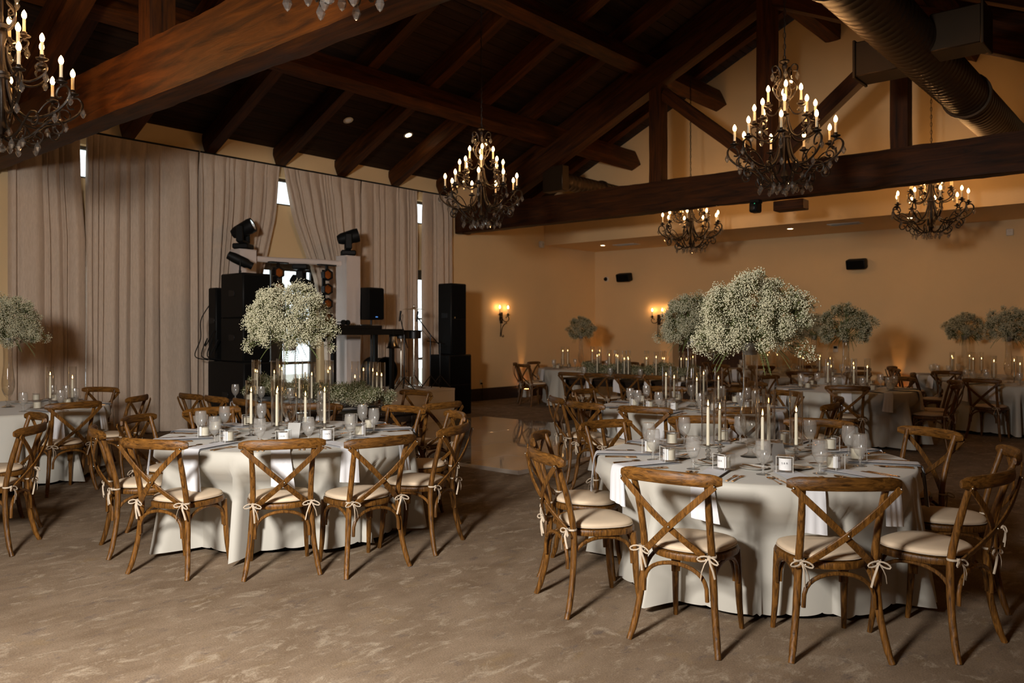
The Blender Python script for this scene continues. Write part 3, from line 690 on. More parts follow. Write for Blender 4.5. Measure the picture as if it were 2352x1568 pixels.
# ------------------------------------------------------------------ cross-back chair (faces +Y, origin on the floor under the seat)
def superell(w0, w1, d0, d1, n=28, e=2.6):
    pts = []
    for k in range(n):
        a = 2*PI*k/n; c, s = math.cos(a), math.sin(a)
        x = math.copysign(abs(c)**(2/e), c); y = math.copysign(abs(s)**(2/e), s)
        w = w0+(w1-w0)*(y+1)/2; pts.append((x*w, y*(d1-d0)/2+(d1+d0)/2))
    return pts
def chair_parts():
    A = {}
    seat = MB(); P = superell(.185, .235, -.215, .215)
    seat.prism(P, .425, .462)
    A['seat'] = seat.mesh('seat', 'chair_wood', bevel=.010, segs=2, recalc=True)
    cu = MB(); P = superell(.178, .222, -.20, .205, 32)
    lv = [(.90, .464), (.985, .470), (1.0, .480), (.985, .488), (.90, .496), (.6, .502), (.25, .503)]
    n_ = len(P)
    for k, z in lv:
        for x, y in P: cu.v.append((x*k, y*k, z))
    for j in range(len(lv)-1):
        for i in range(n_): a = j*n_+i; b_ = j*n_+(i+1) % n_; cu.f.append((a, b_, b_+n_, a+n_))
    cu.f.append(tuple(reversed(range(n_)))); cu.f.append(tuple((len(lv)-1)*n_+i for i in range(n_)))
    A['cushion'] = cu.mesh('cushion', 'cushion', angle=70)
    A['piping'] = MB().tube([(x*1.002, y*1.002, .472) for x, y in P+P[:1]], .0035, 5, caps=False).mesh('piping', 'tie')
    for s in (-1, 1):
        A['post%d' % s] = MB().tube(path([(s*.236, -.272, 0), (s*.219, -.246, .08), (s*.196, -.217, .24), (s*.181, -.206, .45), (s*.180, -.232, .60), (s*.186, -.270, .74), (s*.196, -.312, .865)], 24), [.0155]*3+[.0175]*6+[.019]*6+[.018]*5+[.0165]*5, 10).mesh('leg', 'chair_wood')
        A['front%d' % s] = MB().tube(path([(s*.172, .165, .43), (s*.176, .175, .30), (s*.180, .186, .14), (s*.187, .205, 0)], 12), [.021, .021, .021, .020, .020, .019, .019, .018, .017, .016, .015, .014, .0135], 10).mesh('leg', 'chair_wood')
        # crossed slats
        top = (s*.245, -.338, .842); bot = (-s*.160, -.236, .462)
        pts = []
        for k in range(13):
            t = k/12; q = [top[i]+(bot[i]-top[i])*t for i in range(3)]; q[1] -= .050*math.sin(PI*t)+(.004 if s > 0 else -.006); pts.append(q)
        sl = MB().tube(pts, 1.0, 4, flat=(.0045, .0165), up=(0, 1, .18))
        A['slat%d' % s] = sl.mesh('cross_slat', 'chair_wood', bevel=.002, recalc=True)
        A['rivets%d' % s] = [(p[0], p[1]-.007, p[2]) for p in (pts[0], pts[12])]+([(pts[7][0], pts[7][1]-.008, pts[7][2])] if s > 0 else [])
    rp = []
    for k in range(21):
        t = k/20*2-1; rp.append((t*.265, -.295-.060*(1-t*t)+.0, .858+.006*(1-t*t)))
    rb = [.55, .86]+[1.0]*17+[.86, .55]
    rail = MB(); n_ = 12; base = 0
    for i, p in enumerate(rp):
        T = Vector(rp[min(i+1, 20)])-Vector(rp[max(i-1, 0)]); T.normalize(); Nn = Vector((T.y, -T.x, 0)).normalized()
        for k in range(n_):
            a = 2*PI*(k+.5)/n_; c, s_ = math.cos(a), math.sin(a)
            u_ = math.copysign(abs(c)**.75, c)*.0165*rb[i]; z_ = math.copysign(abs(s_)**.75, s_)*.033*rb[i]
            rail.v.append((p[0]+Nn.x*u_, p[1]+Nn.y*u_, p[2]+z_))
    for i in range(20):
        for k in range(n_): a = i*n_+k; b_ = i*n_+(k+1) % n_; rail.f.append((a, b_, b_+n_, a+n_))
    rail.f.append(tuple(reversed(range(n_)))); rail.f.append(tuple(20*n_+k for k in range(n_)))
    A['rail'] = rail.mesh('top_rail', 'rail_wood', recalc=True)
    def arch(p, q, low=.255, hi=.418):
        pts = []
        for k in range(17):
            t = k/16; a = PI*t; x = (1-math.cos(a))/2; z = low+(hi-low)*min(1, math.sin(a)**.6*1.0)
            pts.append((p[0]+(q[0]-p[0])*x, p[1]+(q[1]-p[1])*x, z))
        return MB().tube(pts, .0105, 8)
    A['b0'] = arch((-.168, -.238), (.168, -.238)).mesh('brace', 'chair_wood')
    A['b1'] = arch((-.158, .172), (.158, .172)).mesh('brace', 'chair_wood')
    for s in (-1, 1): A['b2%d' % s] = arch((s*.182, -.210), (s*.180, .155)).mesh('brace', 'chair_wood')
    A['rivet'] = MB().lathe([(.0065, 0), (.0065, -.002), (.004, -.005), (0, -.006)], 8, axis='y').mesh('rivet', 'chrome', recalc=True)
    # fabric bow tied round each rear leg
    for s in (-1, 1):
        b_ = MB(); cx, cy, cz = s*.181, -.215, .475
        b_.tube([(cx+.024*math.cos(2*PI*k/12), cy+.024*math.sin(2*PI*k/12), cz) for k in range(13)], 1, 6, caps=False, flat=(.006, .003), up=(0, 0, 1))
        b_.lathe([(0, -.012), (.009, -.008), (.011, 0), (.009, .008), (0, .012)], 8, c=(cx, cy-.032, cz))
        for q, (dx, dz) in enumerate(((-.055, -.012), (.052, -.020))):
            pts = []
            for k in range(11):
                t = 2*PI*k/10; pts.append((cx+dx*(1-math.cos(t))/2, cy-.036-.012*math.sin(t/2), cz+dz*(1-math.cos(t))/2+.012*math.sin(t)))
            b_.tube(pts, .0042, 5, caps=False)
        for dx, L_ in ((-.022*s-.012, .115), (.030, .095)):
            b_.tube([(cx, cy-.036, cz), (cx+dx*.5, cy-.052, cz-.03), (cx+dx*.9, cy-.052, cz-L_*.6), (cx+dx*1.15, cy-.046, cz-L_)], 1, 6, flat=(.0022, .0055))
        A['tie%d' % s] = b_.mesh('cushion_tie', 'tie')
    return A
def path(P, n=20):
    P = [Vector(p) for p in P]; out = []; Q = [P[0]*2-P[1]]+P+[P[-1]*2-P[-2]]; m_ = len(P)-1
    for k in range(n+1):
        t = k/n*m_; i = min(int(t), m_-1); t -= i; a, b_, c, d_ = Q[i:i+4]
        out.append(0.5*((2*b_)+(c-a)*t+(2*a-5*b_+4*c-d_)*t*t+(-a+3*b_-3*c+d_)*t**3))
    return out
CP = chair_parts(); O3 = (0, 0, 0)
def chair_template(near):
    T = [('seat', CP['seat'], O3, None, []), ('cushion', CP['cushion'], O3, None, [('piping', CP['piping'], O3, None)] if near else []), ('top_rail', CP['rail'], O3, None, [])]
    for s in (-1, 1):
        T.append(('leg', CP['post%d' % s], O3, None, [])); T.append(('leg', CP['front%d' % s], O3, None, []))
        T.append(('cross_slat', CP['slat%d' % s], O3, None, [('rivet', CP['rivet'], p, None) for p in CP['rivets%d' % s]] if near else []))
        T.append(('brace', CP['b2%d' % s], O3, None, [])); T.append(('cushion_tie', CP['tie%d' % s], O3, None, []))
    T += [('brace', CP['b0'], O3, None, []), ('brace', CP['b1'], O3, None, [])]
    return T
CH_NEAR, CH_FAR = chair_template(True), chair_template(False)
def chair(x, y, rz, place, near=False):
    o = put('cross_back_chair', CH_NEAR if near else CH_FAR, (x, y, 0), rz)
    return reg(o, 'brown wooden cross-back chair', 'chair', place, 'cross-back chairs')

# ------------------------------------------------------------------ tableware
goblet_me = MB().lathe([(.034, 0), (.035, .002), (.012, .007), (.006, .012), (.0055, .028), (.011, .034), (.006, .040), (.0055, .050), (.016, .058), (.028, .075), (.0365, .10), (.039, .125), (.037, .155), (.0345, .172)], 22).xf(Matrix.Scale(1.12, 4)).mesh('water_goblet', 'goblet', angle=80)
plate_me = MB().lathe([(.045, 0), (.05, .002), (.082, .011), (.084, .013), (.082, .014), (.052, .006), (.045, .004), (0, .004)], 28).mesh('bread_plate', 'china', recalc=True)
def cut(kind):
    m_ = MB(); L_ = .19
    if kind == 'knife':
        m_.tube([(0, -.105, .004), (0, -.06, .0055), (0, -.01, .004)], [.0055, .006, .0045], 8, flat=(.7, 1.1))
        m_.prism([(-.0055, -.012), (.005, -.012), (.0095, .03), (.009, .085), (.004, .112), (-.0055, .104)], .003, .0052)
    elif kind == 'spoon':
        m_.tube([(0, -.10, .003), (0, -.06, .004), (0, .0, .005), (0, .035, .004)], [.0075, .0055, .0035, .0035], 8, flat=(.45, 1))
        def fn(i, j):
            a = 2*PI*i/14; r = j/4; return (.019*r*math.cos(a), .062+.03*r*math.sin(a), .001+.006*r*r)
        m_.grid(fn, 14, 5, closed=True)
    else:
        m_.tube([(0, -.10, .003), (0, -.06, .004), (0, .0, .006), (0, .03, .004)], [.0075, .0055, .0035, .004], 8, flat=(.45, 1))
        m_.prism([(-.004, .028), (.004, .028), (.0115, .046), (.0115, .06), (-.0115, .06), (-.0115, .046)], .003, .0056)
        for k in range(4): m_.prism([(-.0115+k*.0062, .058), (-.0072+k*.0062, .058), (-.0082+k*.0062, .098), (-.0105+k*.0062, .098)], .003+k*0, .0056)
    return m_.mesh(kind, 'gold', recalc=True)
fork_me, knife_me, spoon_me = cut('fork'), cut('knife'), cut('spoon')
def napkin_mesh(Rt, seed):
    """folded napkin running out over the table edge and hanging down"""
    rnd = random.Random(seed); w = .062; pr = []
    x0, drop = -.40, rnd.uniform(.17, .24); sw = rnd.uniform(-.05, .05)
    for k in range(6): pr.append((x0+(0.0-x0)*k/5, .004))
    pr += [(.012, .001), (.020, -.010), (.024, -.03)]
    for k in range(1, 7): pr.append((.026+.016*k/6, -.03-drop*k/6))
    nu = 13
    def fn(i, j):
        u = i/(nu-1)*2-1; r, z = pr[j]; h = max(0, (j-7)/8)
        ww = w*(1+.28*h); off = abs((u*1.5) % 1-.5)*2
        return (u*ww+sw*h, r+.008*h*off, z+h*.012*u)
    m_ = MB().grid(fn, nu, len(pr)); m_.grid(lambda i, j: Vector(fn(nu-1-i, j))+Vector((0, .005 if j > 7 else 0, -.0 if j > 7 else .009)), nu, len(pr))
    return m_.mesh('napkin', 'napkin', angle=60)
# boxed candle favour: clear box, candle glass, white label with lettering
fv_box = MB().box((0, 0, .041), (.078, .078, .082)).mesh('clear_box', 'acrylic', bevel=.002, smooth=False)
fv_glass = MB().lathe([(0, .002), (.031, .002), (.033, .006), (.033, .078), (.0315, .078), (.0315, .010), (0, .010)], 20).mesh('candle_glass', 'acrylic', recalc=True)
fv_wax = MB().lathe([(0, .010), (.0305, .010), (.0305, .064), (.010, .065), (0, .066)], 20).mesh('candle_wax', 'wax', recalc=True)
def fn_(i, j):
    a = R(-150+120*i/10); return (.0338*math.cos(a), .0338*math.sin(a), .010+.060*j)
fv_label = MB().grid(fn_, 11, 2).mesh('label', 'paper', angle=180)
fv_edge = MB().box((-.0395, -.0395, .041), (.0022, .0022, .082)).box((.0395, -.0395, .041), (.0022, .0022, .082)).box((0, -.0395, .081), (.078, .0022, .0022)).mesh('box_edge', 'china', smooth=False)
def lettering(txt, size):
    cu = bpy.data.curves.new('lettering', 'FONT'); cu.body = txt; cu.size = size; cu.align_x = 'CENTER'; cu.align_y = 'CENTER'
    o = bpy.data.objects.new('lettering_tmp', cu); COL.objects.link(o); bpy.context.view_layer.update()
    dg = bpy.context.evaluated_depsgraph_get(); me = bpy.data.meshes.new_from_object(o.evaluated_get(dg)); bpy.data.objects.remove(o)
    me.name = 'lettering'; me.materials.clear(); me.materials.append(MATS['ink']); return me
tx = lettering('S & R', .0135); tl_ = lettering('_____', .006)
FAV = [('clear_box', fv_box, O3, None, [('box_edge', fv_edge, O3, None)]), ('candle_glass', fv_glass, O3, None, [('candle_wax', fv_wax, O3, None)]),
       ('label', fv_label, O3, None, [('lettering', tx, (0, -.0346, .046), (R(90), 0, 0)), ('lettering', tl_, (0, -.0346, .030), (R(90), 0, 0))])]
FAV_FAR = [('clear_box', fv_box, O3, None, []), ('candle_glass', fv_glass, O3, None, [('candle_wax', fv_wax, O3, None)])]
# tapers: glass candlestick, candle, hurricane cylinder
stick_me = MB().lathe([(0, 0), (.044, 0), (.045, .003), (.020, .008), (.008, .016), (.016, .026), (.0165, .034), (.008, .042), (.017, .054), (.0185, .062), (.010, .072), (.014, .080), (.020, .094), (.018, .094), (.011, .082), (0, .080)], 16).mesh('glass_candlestick', 'crystal', recalc=True)
TAPER = {}
for hh in (.21, .25, .29):
    TAPER[hh] = [('wax_stick', MB().lathe([(0, 0), (.011, 0), (.0105, hh*.4), (.0095, hh-.01), (.006, hh), (0, hh)], 12).mesh('wax_stick', 'wax', recalc=True), O3, None, []),
                 ('wick', MB().tube([(0, 0, hh), (.001, 0, hh+.012)], .0012, 5).mesh('wick', 'wick'), O3, None, []),
                 ('flame', MB().lathe([(0, hh+.006), (.0035, hh+.009), (.0055, hh+.015), (.0045, hh+.024), (.002, hh+.035), (0, hh+.043)], 8).mesh('flame', 'flame'), O3, None, [])]
hurr_me = MB().lathe([(.040, 0), (.0415, 0), (.0415, .335), (.040, .335), (.040, .0)], 24).mesh('hurricane_cylinder', 'glass', recalc=True)
hurr_tall = MB().lathe([(.040, 0), (.0415, 0), (.0415, .39), (.040, .39), (.040, .0)], 24).mesh('hurricane_cylinder', 'glass', recalc=True)
cupring = MB().lathe([(.016, .088), (.043, .0895), (.044, .0925), (.016, .092)], 20).mesh('cup_plate', 'glass', recalc=True)
vase_me = MB().lathe([(.062, 0), (.064, .004), (.045, .012), (.016, .030), (.013, .050), (.026, .066), (.028, .078), (.016, .092), (.018, .105), (.040, .135), (.060, .185), (.0665, .235), (.064, .29), (.055, .36), (.047, .44), (.045, .54), (.048, .62), (.052, .685), (.0495, .685), (.046, .62), (.043, .54), (.045, .44), (.053, .36), (.061, .29), (.063, .235), (.057, .187), (.036, .14), (0, .118)], 28).mesh('trumpet_vase', 'vase_glass', angle=80)
bowl_me = MB().lathe([(0, .655), (.040, .655), (.048, .68), (.054, .735), (.052, .735), (0, .72)], 20).mesh('flower_cup', 'zinc', recalc=True)

# baby's breath
def puff(seed, n_spr, n_bl, rad, br, R3=(.335, .335, .34), zlo=-.55, cz=.0, runner=None, lf=.45):
    rnd = random.Random(seed); V = []; F = []; LV = []; LF = []; ST = MB()
    for i in range(n_spr):
        if runner:
            u = rnd.uniform(-1, 1); a = rnd.uniform(0, PI); k = rnd.uniform(.45, 1.05)
            c = Vector((u*runner, math.cos(a)*R3[1]*k, math.sin(a)*R3[2]*k*(.8+.25*math.sin(u*9+seed)))); d = Vector((0, math.cos(a), math.sin(a)+.3)).normalized()
        else:
            while True:
                d = Vector((rnd.gauss(0, 1), rnd.gauss(0, 1), rnd.gauss(0, 1))).normalized()
                if d.z > zlo: break
            lump = 1+.34*noise.noise(d*1.7+Vector((seed*3.7, 0, 0)))+.20*noise.noise(d*4.5+Vector((0, seed*2.3, 0)))
            k = lump*(rnd.uniform(.80, 1.0) if i % 5 else rnd.uniform(.3, .8))
            if i % 13 == 0: k *= 1.13
            c = Vector((d.x*R3[0], d.y*R3[1], d.z*R3[2]))*k+Vector((0, 0, cz))
            if i % 3 == 0: ST.tube([(d.x*.02, d.y*.02, cz-.12), (c.x*.55, c.y*.55, (c.z+cz-.05)*.5), tuple(c)], .0016, 4, caps=False)
        rr = rad*rnd.uniform(.7, 1.25)
        for _ in range(n_bl):
            q = Vector((rnd.gauss(0, 1), rnd.gauss(0, 1), rnd.gauss(0, 1))); q.normalize(); q *= rr*rnd.uniform(.25, 1)**.5
            if q.dot(d) < -.3*rr: q -= 1.4*q.dot(d)*d
            p = c+q; r = br*rnd.uniform(.6, 1.2); b = len(V)
            A = Vector((rnd.gauss(0, 1), rnd.gauss(0, 1), rnd.gauss(0, 1))).normalized(); B = A.orthogonal().normalized(); C = A.cross(B)
            V += [tuple(p+A*r), tuple(p-A*r*.7), tuple(p+B*r), tuple(p-B*r), tuple(p+C*r), tuple(p-C*r)]
            F += [(b, b+2, b+4), (b, b+4, b+3), (b, b+3, b+5), (b, b+5, b+2), (b+1, b+4, b+2), (b+1, b+3, b+4), (b+1, b+5, b+3), (b+1, b+2, b+5)]
        for _ in range(int(n_bl*(1.3 if runner else lf))):
            q = Vector((rnd.gauss(0, 1), rnd.gauss(0, 1), rnd.gauss(0, 1))).normalized(); p = c*(.93 if not runner else 1)+q*rr*rnd.uniform(.1, .85); b = len(LV)
            A = (d+q*.9).normalized()*rnd.uniform(.018, .045); B = A.orthogonal().normalized()*rnd.uniform(.0014, .004)
            LV += [tuple(p), tuple(p+A*.5+B), tuple(p+A), tuple(p+A*.5-B)]; LF.append((b, b+1, b+2, b+3))
    if not runner:
        for i in range(13):       # trailing fern tips below the head
            a = rnd.uniform(0, 2*PI); l = rnd.uniform(.10, .22); x, y = math.cos(a), math.sin(a); side = Vector((-y, x, 0))
            pts = [Vector((x*(.10+.16*t), y*(.10+.16*t), cz-.12-l*t**1.6)) for t in [k/15 for k in range(16)]]
            ST.tube([tuple(p) for p in pts], .0012, 4, caps=False)
            for k in range(1, 16):
                t = k/15; dn = (pts[k]-pts[k-1]).normalized()
                for sgn in (-1, 1):
                    A = (side*sgn*.75+dn*.65)*(.034*(1-t)+.008); B = dn*.0035; b = len(LV)
                    LV += [tuple(pts[k]), tuple(pts[k]+A*.5+B), tuple(pts[k]+A), tuple(pts[k]+A*.5-B)]; LF.append((b, b+1, b+2, b+3))
    def mk(nm, v, f, mt):
        me = bpy.data.meshes.new(nm); me.from_pydata(v, [], f); me.materials.append(MATS[mt]); me.update()
        if nm == 'blossoms': me.polygons.foreach_set('use_smooth', [True]*len(me.polygons))
        return me
    return [('blossoms', mk('blossoms', V, F, 'blossom')), ('foliage', mk('foliage', LV, LF, 'leaf'))]+([] if runner else [('stalks', ST.mesh('stalks', 'stalk'))])
PUFF = [puff(11, 270, 88, .060, .0051), puff(23, 270, 88, .060, .0051), puff(37, 150, 50, .064, .0068, lf=1.4)]  # last one, for far tables: extra leaf darkens it, standing in for backlit shade
def flowers(x, y, z, rz, which, sc, label, lift=1.0):
    t = root('flower_arrangement', (x, y, z), rz, label, 'flowers', "baby's breath centrepieces"); t.scale = (sc, sc, sc*lift)
    for nm, me in PUFF[which]: obj(nm, me, t, kind='stuff')
    return t

# ------------------------------------------------------------------ round tables dressed for dinner
TZ = .768
def cloth_mesh(Rt, seed, hem=.02, dents=()):
    rnd = random.Random(seed); K = rnd.randint(21, 25); nf = 12; nu = K*nf
    wd = [rnd.uniform(.55, 1.5) for _ in range(K)]; tot = sum(wd); cut_ = [0]
    for x_ in wd: cut_.append(cut_[-1]+x_/tot)
    am = [rnd.uniform(.45, 1.15) for _ in range(K)]; dep = [rnd.uniform(.5, 1.2) for _ in range(K)]; dep.append(dep[0])
    st = [rnd.uniform(0, .30) for _ in range(K)]
    rows = [(0.0, TZ), (.35, TZ), (.75, TZ), (.93, TZ), (.985, TZ-.001), (.997, TZ-.006)]; nt_ = len(rows)
    drops = [.02, .05, .10, .16, .22, .28, .34, .41, .48, .55, .62, .68, .72, .742]
    def fn(i, j):
        k = i//nf; f = (i-k*nf)/nf; a = 2*PI*(cut_[k]+(cut_[k+1]-cut_[k])*f)
        if j < nt_: r, z = rows[j]; return (max(r, .001)*Rt*math.cos(a), max(r, .001)*Rt*math.sin(a), z)
        d_ = drops[j-nt_]; t = d_/.742; tt = max(0, (t-st[k])/(1-st[k]))
        bulge = math.sin(PI*f)**.6
        r = Rt+.004+.065*t+.085*am[k]*bulge*tt**.9-.050*(dep[k]*(1-f)+dep[k+1]*f)*(1-bulge)*t**.8
        z = TZ-.006-d_+(hem+.010*math.sin(a*3+seed)+.014*(1-bulge))*t**3
        for ca, fd in dents:
            da = (a-ca+PI) % (2*PI)-PI; lat = abs(r*math.sin(da))
            if abs(da) < 1 and lat < .34 and z < .66:
                lim = fd-.010+max(0, lat-.262)*5.0
                if lim < r: r = r+(lim-r)*min(1, (.66-z)/.17)
        return (r*math.cos(a), r*math.sin(a), max(z, .012))
    return MB().grid(fn, nu, nt_+len(drops), closed=True).mesh('tablecloth', 'tablecloth', angle=180)
tab_leg = MB().tube([(0, 0, 0), (0, 0, .72)], [.014, .016], 8).mesh('leg', 'steel_leg')
def round_table(c, Rt, place, chairs, near, seed, full=True, flower=0, fs=1.0, skip=(), vase=True, tapers=None, lift=1.0, rail=1.36, setting=True, cutlery=False, keep=False):
    cx, cy = c; rnd = random.Random(seed)
    t = root('round_table', (cx, cy, 0), 0); reg(t, 'round banquet table under its cloth', 'table', place, 'round tables')
    obj('tabletop', MB().lathe([(Rt-.02, .735), (Rt-.01, .74), (Rt-.01, .755), (Rt-.02, .760)], 40).mesh('tabletop', 'dark_table', recalc=True), t)
    for k in range(4): a = PI/4+k*PI/2; obj('leg', tab_leg, t, (.55*math.cos(a), .55*math.sin(a), 0))
    dents = []
    for i, ch in enumerate(chairs):
        ang, dist = (ch if isinstance(ch, tuple) else (ch, rail)); dist = max(dist, 1.30); ox, oy = RZ(-math.sin(R(ang)), -math.cos(R(ang)))
        if i not in skip: dents.append((math.atan2(oy, ox), dist-.33-.275))
    o = obj('tablecloth', cloth_mesh(Rt, seed, dents=dents), None, (cx, cy, 0)); reg(o, 'cream floor-length tablecloth', 'tablecloth', place, 'cream tablecloths')
    for i, ch in enumerate(chairs):
        ang, dist = (ch if isinstance(ch, tuple) else (ch, rail)); dist = max(dist, 1.30)
        # angle: 0 is toward the camera, positive to its left
        a = R(ang); ox, oy = RZ(-math.sin(a), -math.cos(a))        # outward direction
        turn = R(rnd.uniform(-7, 7)); sd = dist-.33
        rz = math.atan2(-oy, -ox)-PI/2
        if i not in skip and room_for(cx+ox*sd, cy+oy*sd, (cx, cy), keep): chair(cx+ox*sd, cy+oy*sd, rz+turn, place, near)
        if not setting: continue
        # place setting; local axes: e outward, s sideways
        sx_, sy_ = -oy, ox; rz_set = math.atan2(oy, ox)-PI/2
        def at(rad, side): return (cx+ox*rad+sx_*side, cy+oy*rad+sy_*side, TZ)
        def jit(s): return rnd.uniform(-s, s)
        nq = obj('napkin', napkin_mesh(Rt, seed*31+i), None, (cx+ox*Rt, cy+oy*Rt, TZ), (0, 0, rz_set+jit(.06))); reg(nq, 'folded white napkin', 'napkin', place, 'white napkins')
        p = at(Rt-.34, jit(.02)); p = (p[0], p[1], TZ+.015)
        f = put('boxed_candle_favour', FAV if near else FAV_FAR, p, rz_set+PI+jit(.5)); f.scale = (1.14, 1.14, 1.1); reg(f, 'boxed white candle favour', 'candle favour', place, 'boxed candle favours')
        g = single('water_goblet', goblet_me, at(Rt-.33, -.15+jit(.015)), jit(3)); reg(g, 'frosted water goblet', 'goblet', place, 'water goblets')
        if near or cutlery:
            g = single('bread_plate', plate_me, at(Rt-.52, .12+jit(.02)), 0); reg(g, 'small white bread plate', 'plate', place, 'bread plates')
            k_ = obj('butter_knife', knife_me, None, (g.location.x, g.location.y, TZ+.013), (0, 0, rz_set+1.2+jit(.4))); k_.scale = (.8, .8, .8); reg(k_, 'gold butter knife', 'knife', place, 'butter knives')
            for q, (me, nm, side) in enumerate(((fork_me, 'dinner_fork', .115), (fork_me, 'salad_fork', .148), (knife_me, 'dinner_knife', -.115), (spoon_me, 'soup_spoon', -.150))):
                o = obj(nm, me, None, at(Rt-.14+jit(.01), side), (0, 0, rz_set+PI+jit(.05))); reg(o, 'gold '+nm.replace('_', ' '), nm.split('_')[1], place, 'gold cutlery')
    if vase:
        v = root('trumpet_vase', (cx, cy, TZ), 0); reg(v, 'tall clear glass trumpet vase', 'vase', place, 'trumpet vases')
        obj('vase_body', vase_me, v); obj('flower_cup', bowl_me, v)
        fl_ = flowers(cx, cy, TZ+.69+.17*fs*lift, rnd.uniform(0, 6), flower, fs, None, lift); reg(fl_, "white baby's breath in a tall vase", 'flowers', place, "baby's breath centrepieces")
    for i, (dr, dz, hh) in enumerate(tapers or [(-.30, -.12, .25), (-.17, .10, .21), (-.02, -.32, .21), (.15, .10, .25), (.26, -.10, .21)]):
        ox, oy = RZ(dr, dz); candle_set(cx+ox, cy+oy, TZ, hh, place, rnd, cyl=hurr_me if hh < .28 else hurr_tall)
PLACED = []
CENTRES = []
def room_for(x, y, own, keep):
    ok = keep or (all(math.hypot(x-a, y-b_) > .57 for a, b_ in PLACED) and all(math.hypot(x-a, y-b_) > 1.22 for a, b_ in CENTRES if math.hypot(a-own[0], b_-own[1]) > .1) and y < YF-.5)
    if ok: PLACED.append((x, y))
    return ok
def candle_set(x, y, z, hh, place, rnd, cyl=None, group_=''):
    s = single('glass_candlestick', stick_me, (x, y, z), 0); reg(s, 'clear glass candlestick', 'candlestick', place, 'glass candlesticks')
    obj('cup_plate', cupring, s)
    c = put('taper_candle', TAPER[hh], (x, y, z+.082), rnd.uniform(0, 6)); reg(c, 'lit ivory taper candle', 'candle', place, 'taper candles')
    h = single('hurricane_cylinder', cyl or hurr_me, (x, y, z+.093), 0); reg(h, 'glass hurricane cylinder', 'glass cylinder', place, 'hurricane cylinders')
PL = {1: 'at the nearest round table', 2: 'at the front left round table', 3: 'at the round table by the curtains', 4: 'at the round table behind the nearest',
      5: 'at the second-row round table right', 6: 'at the far round table under the thermostat', 7: 'at the round table on the right edge', 8: 'at the far right round table by the wall',
      9: 'at the far corner round table', 10: 'at the far round table near the door', 11: 'at the long table past the dance floor', 12: 'at the long table before the stage', 13: 'at the table off the left edge'}
RT = .97
CENTRES += [RZ(1.53, 5.20), RZ(-1.75, 6.37), RZ(-5.37, 8.63), RZ(1.93, 8.69), RZ(4.72, 11.45), (-5.55, 15.05), (-2.38, 14.72), (-3.45, 16.95), (-10.4, 14.4), (-7.3, 16.85), RZ(-5.1, 5.55)]
round_table(RZ(1.53, 5.20), RT, PL[1], [(66, 1.48), (31, 1.46), (-2, 1.43), (-31, 1.52), (-70, 1.46), (-108, 1.5), (-141, 1.40), (178, 1.32), (139, 1.25), (98, 1.38)], True, 1, flower=0, fs=.95, lift=1.05, keep=True)
round_table(RZ(-1.75, 6.37), RT, PL[2], [(25, 1.36), (-12, 1.26), (-39, 1.46), (-70, 1.44), (-110, 1.38), (-143, 1.28), (174, 1.2), (132, 1.22), (100, 1.32), (64, 1.36)], True, 2, flower=1, fs=.94, keep=True,
            tapers=[(-.27, -.10, .25), (-.10, .02, .25), (-.03, -.24, .25), (.12, .02, .21), (.29, -.06, .25)])
round_table(RZ(-5.37, 8.63), RT, PL[3], [(-56, 1.40), (-90, 1.40), (-114, 1.44), (-165, 1.35), (-185, 1.35), (16, 1.42), (52, 1.4)], False, 3, flower=1, fs=.95,
            tapers=[(.42, .05, .25), (.62, .12, .21), (-.2, -.2, .25)], cutlery=True)
round_table(RZ(1.93, 8.69), RT, PL[4], [(28, 1.52), (56, 1.52), (84, 1.5), (-8, 1.4), (-47, 1.5), (-80, 1.5), (-118, 1.4), (-150, 1.4), (178, 1.4), (130, 1.42)], True, 4, flower=1, fs=.98, cutlery=True, keep=True)
round_table(RZ(4.72, 11.45), RT-.03, PL[5], [(22, 1.36), (-10, 1.36), (-50, 1.42), (-85, 1.5), (-125, 1.4), (150, 1.4), (112, 1.4), (76, 1.42)], False, 5, flower=2, fs=.98)
round_table((-5.55, 15.05), .92, PL[6], [(30, 1.32), (-12, 1.32), (-70, 1.4), (-120, 1.32), (-165, 1.32), (150, 1.32), (100, 1.35), (68, 1.36)], False, 6, flower=2, fs=.86)
round_table((-2.38, 14.72), .92, PL[7], [(4, 1.36), (44, 1.42), (70, 1.45), (120, 1.35), (165, 1.35), (-40, 1.4)], False, 7, flower=2, fs=.97)
round_table((-3.45, 16.95), .86, PL[8], [(92, 1.3), (66, 1.32), (130, 1.26), (40, 1.32), (-178, 1.3)], False, 8, flower=2, fs=.90)
round_table((-10.4, 14.4), .92, PL[9], [(94, 1.45), (64, 1.45), (128, 1.3), (158, 1.3), (-160, 1.3), (-112, 1.34), (-75, 1.34)], False, 9, flower=2, fs=.86,
            tapers=[(-.40, -.1, .29), (-.28, .1, .29), (.25, 0, .29), (.4, -.1, .29)])
round_table((-7.3, 16.85), .86, PL[10], [(60, 1.3), (20, 1.3), (-100, 1.3), (120, 1.26), (-140, 1.26)], False, 10, flower=2, fs=.86)
round_table(RZ(-5.1, 5.55), RT, PL[13], [(-103, 1.66), (-134, 1.66)], False, 13, vase=False, setting=False, tapers=[(0, 0, .25)][:0] or [(.0, .0, .21)])

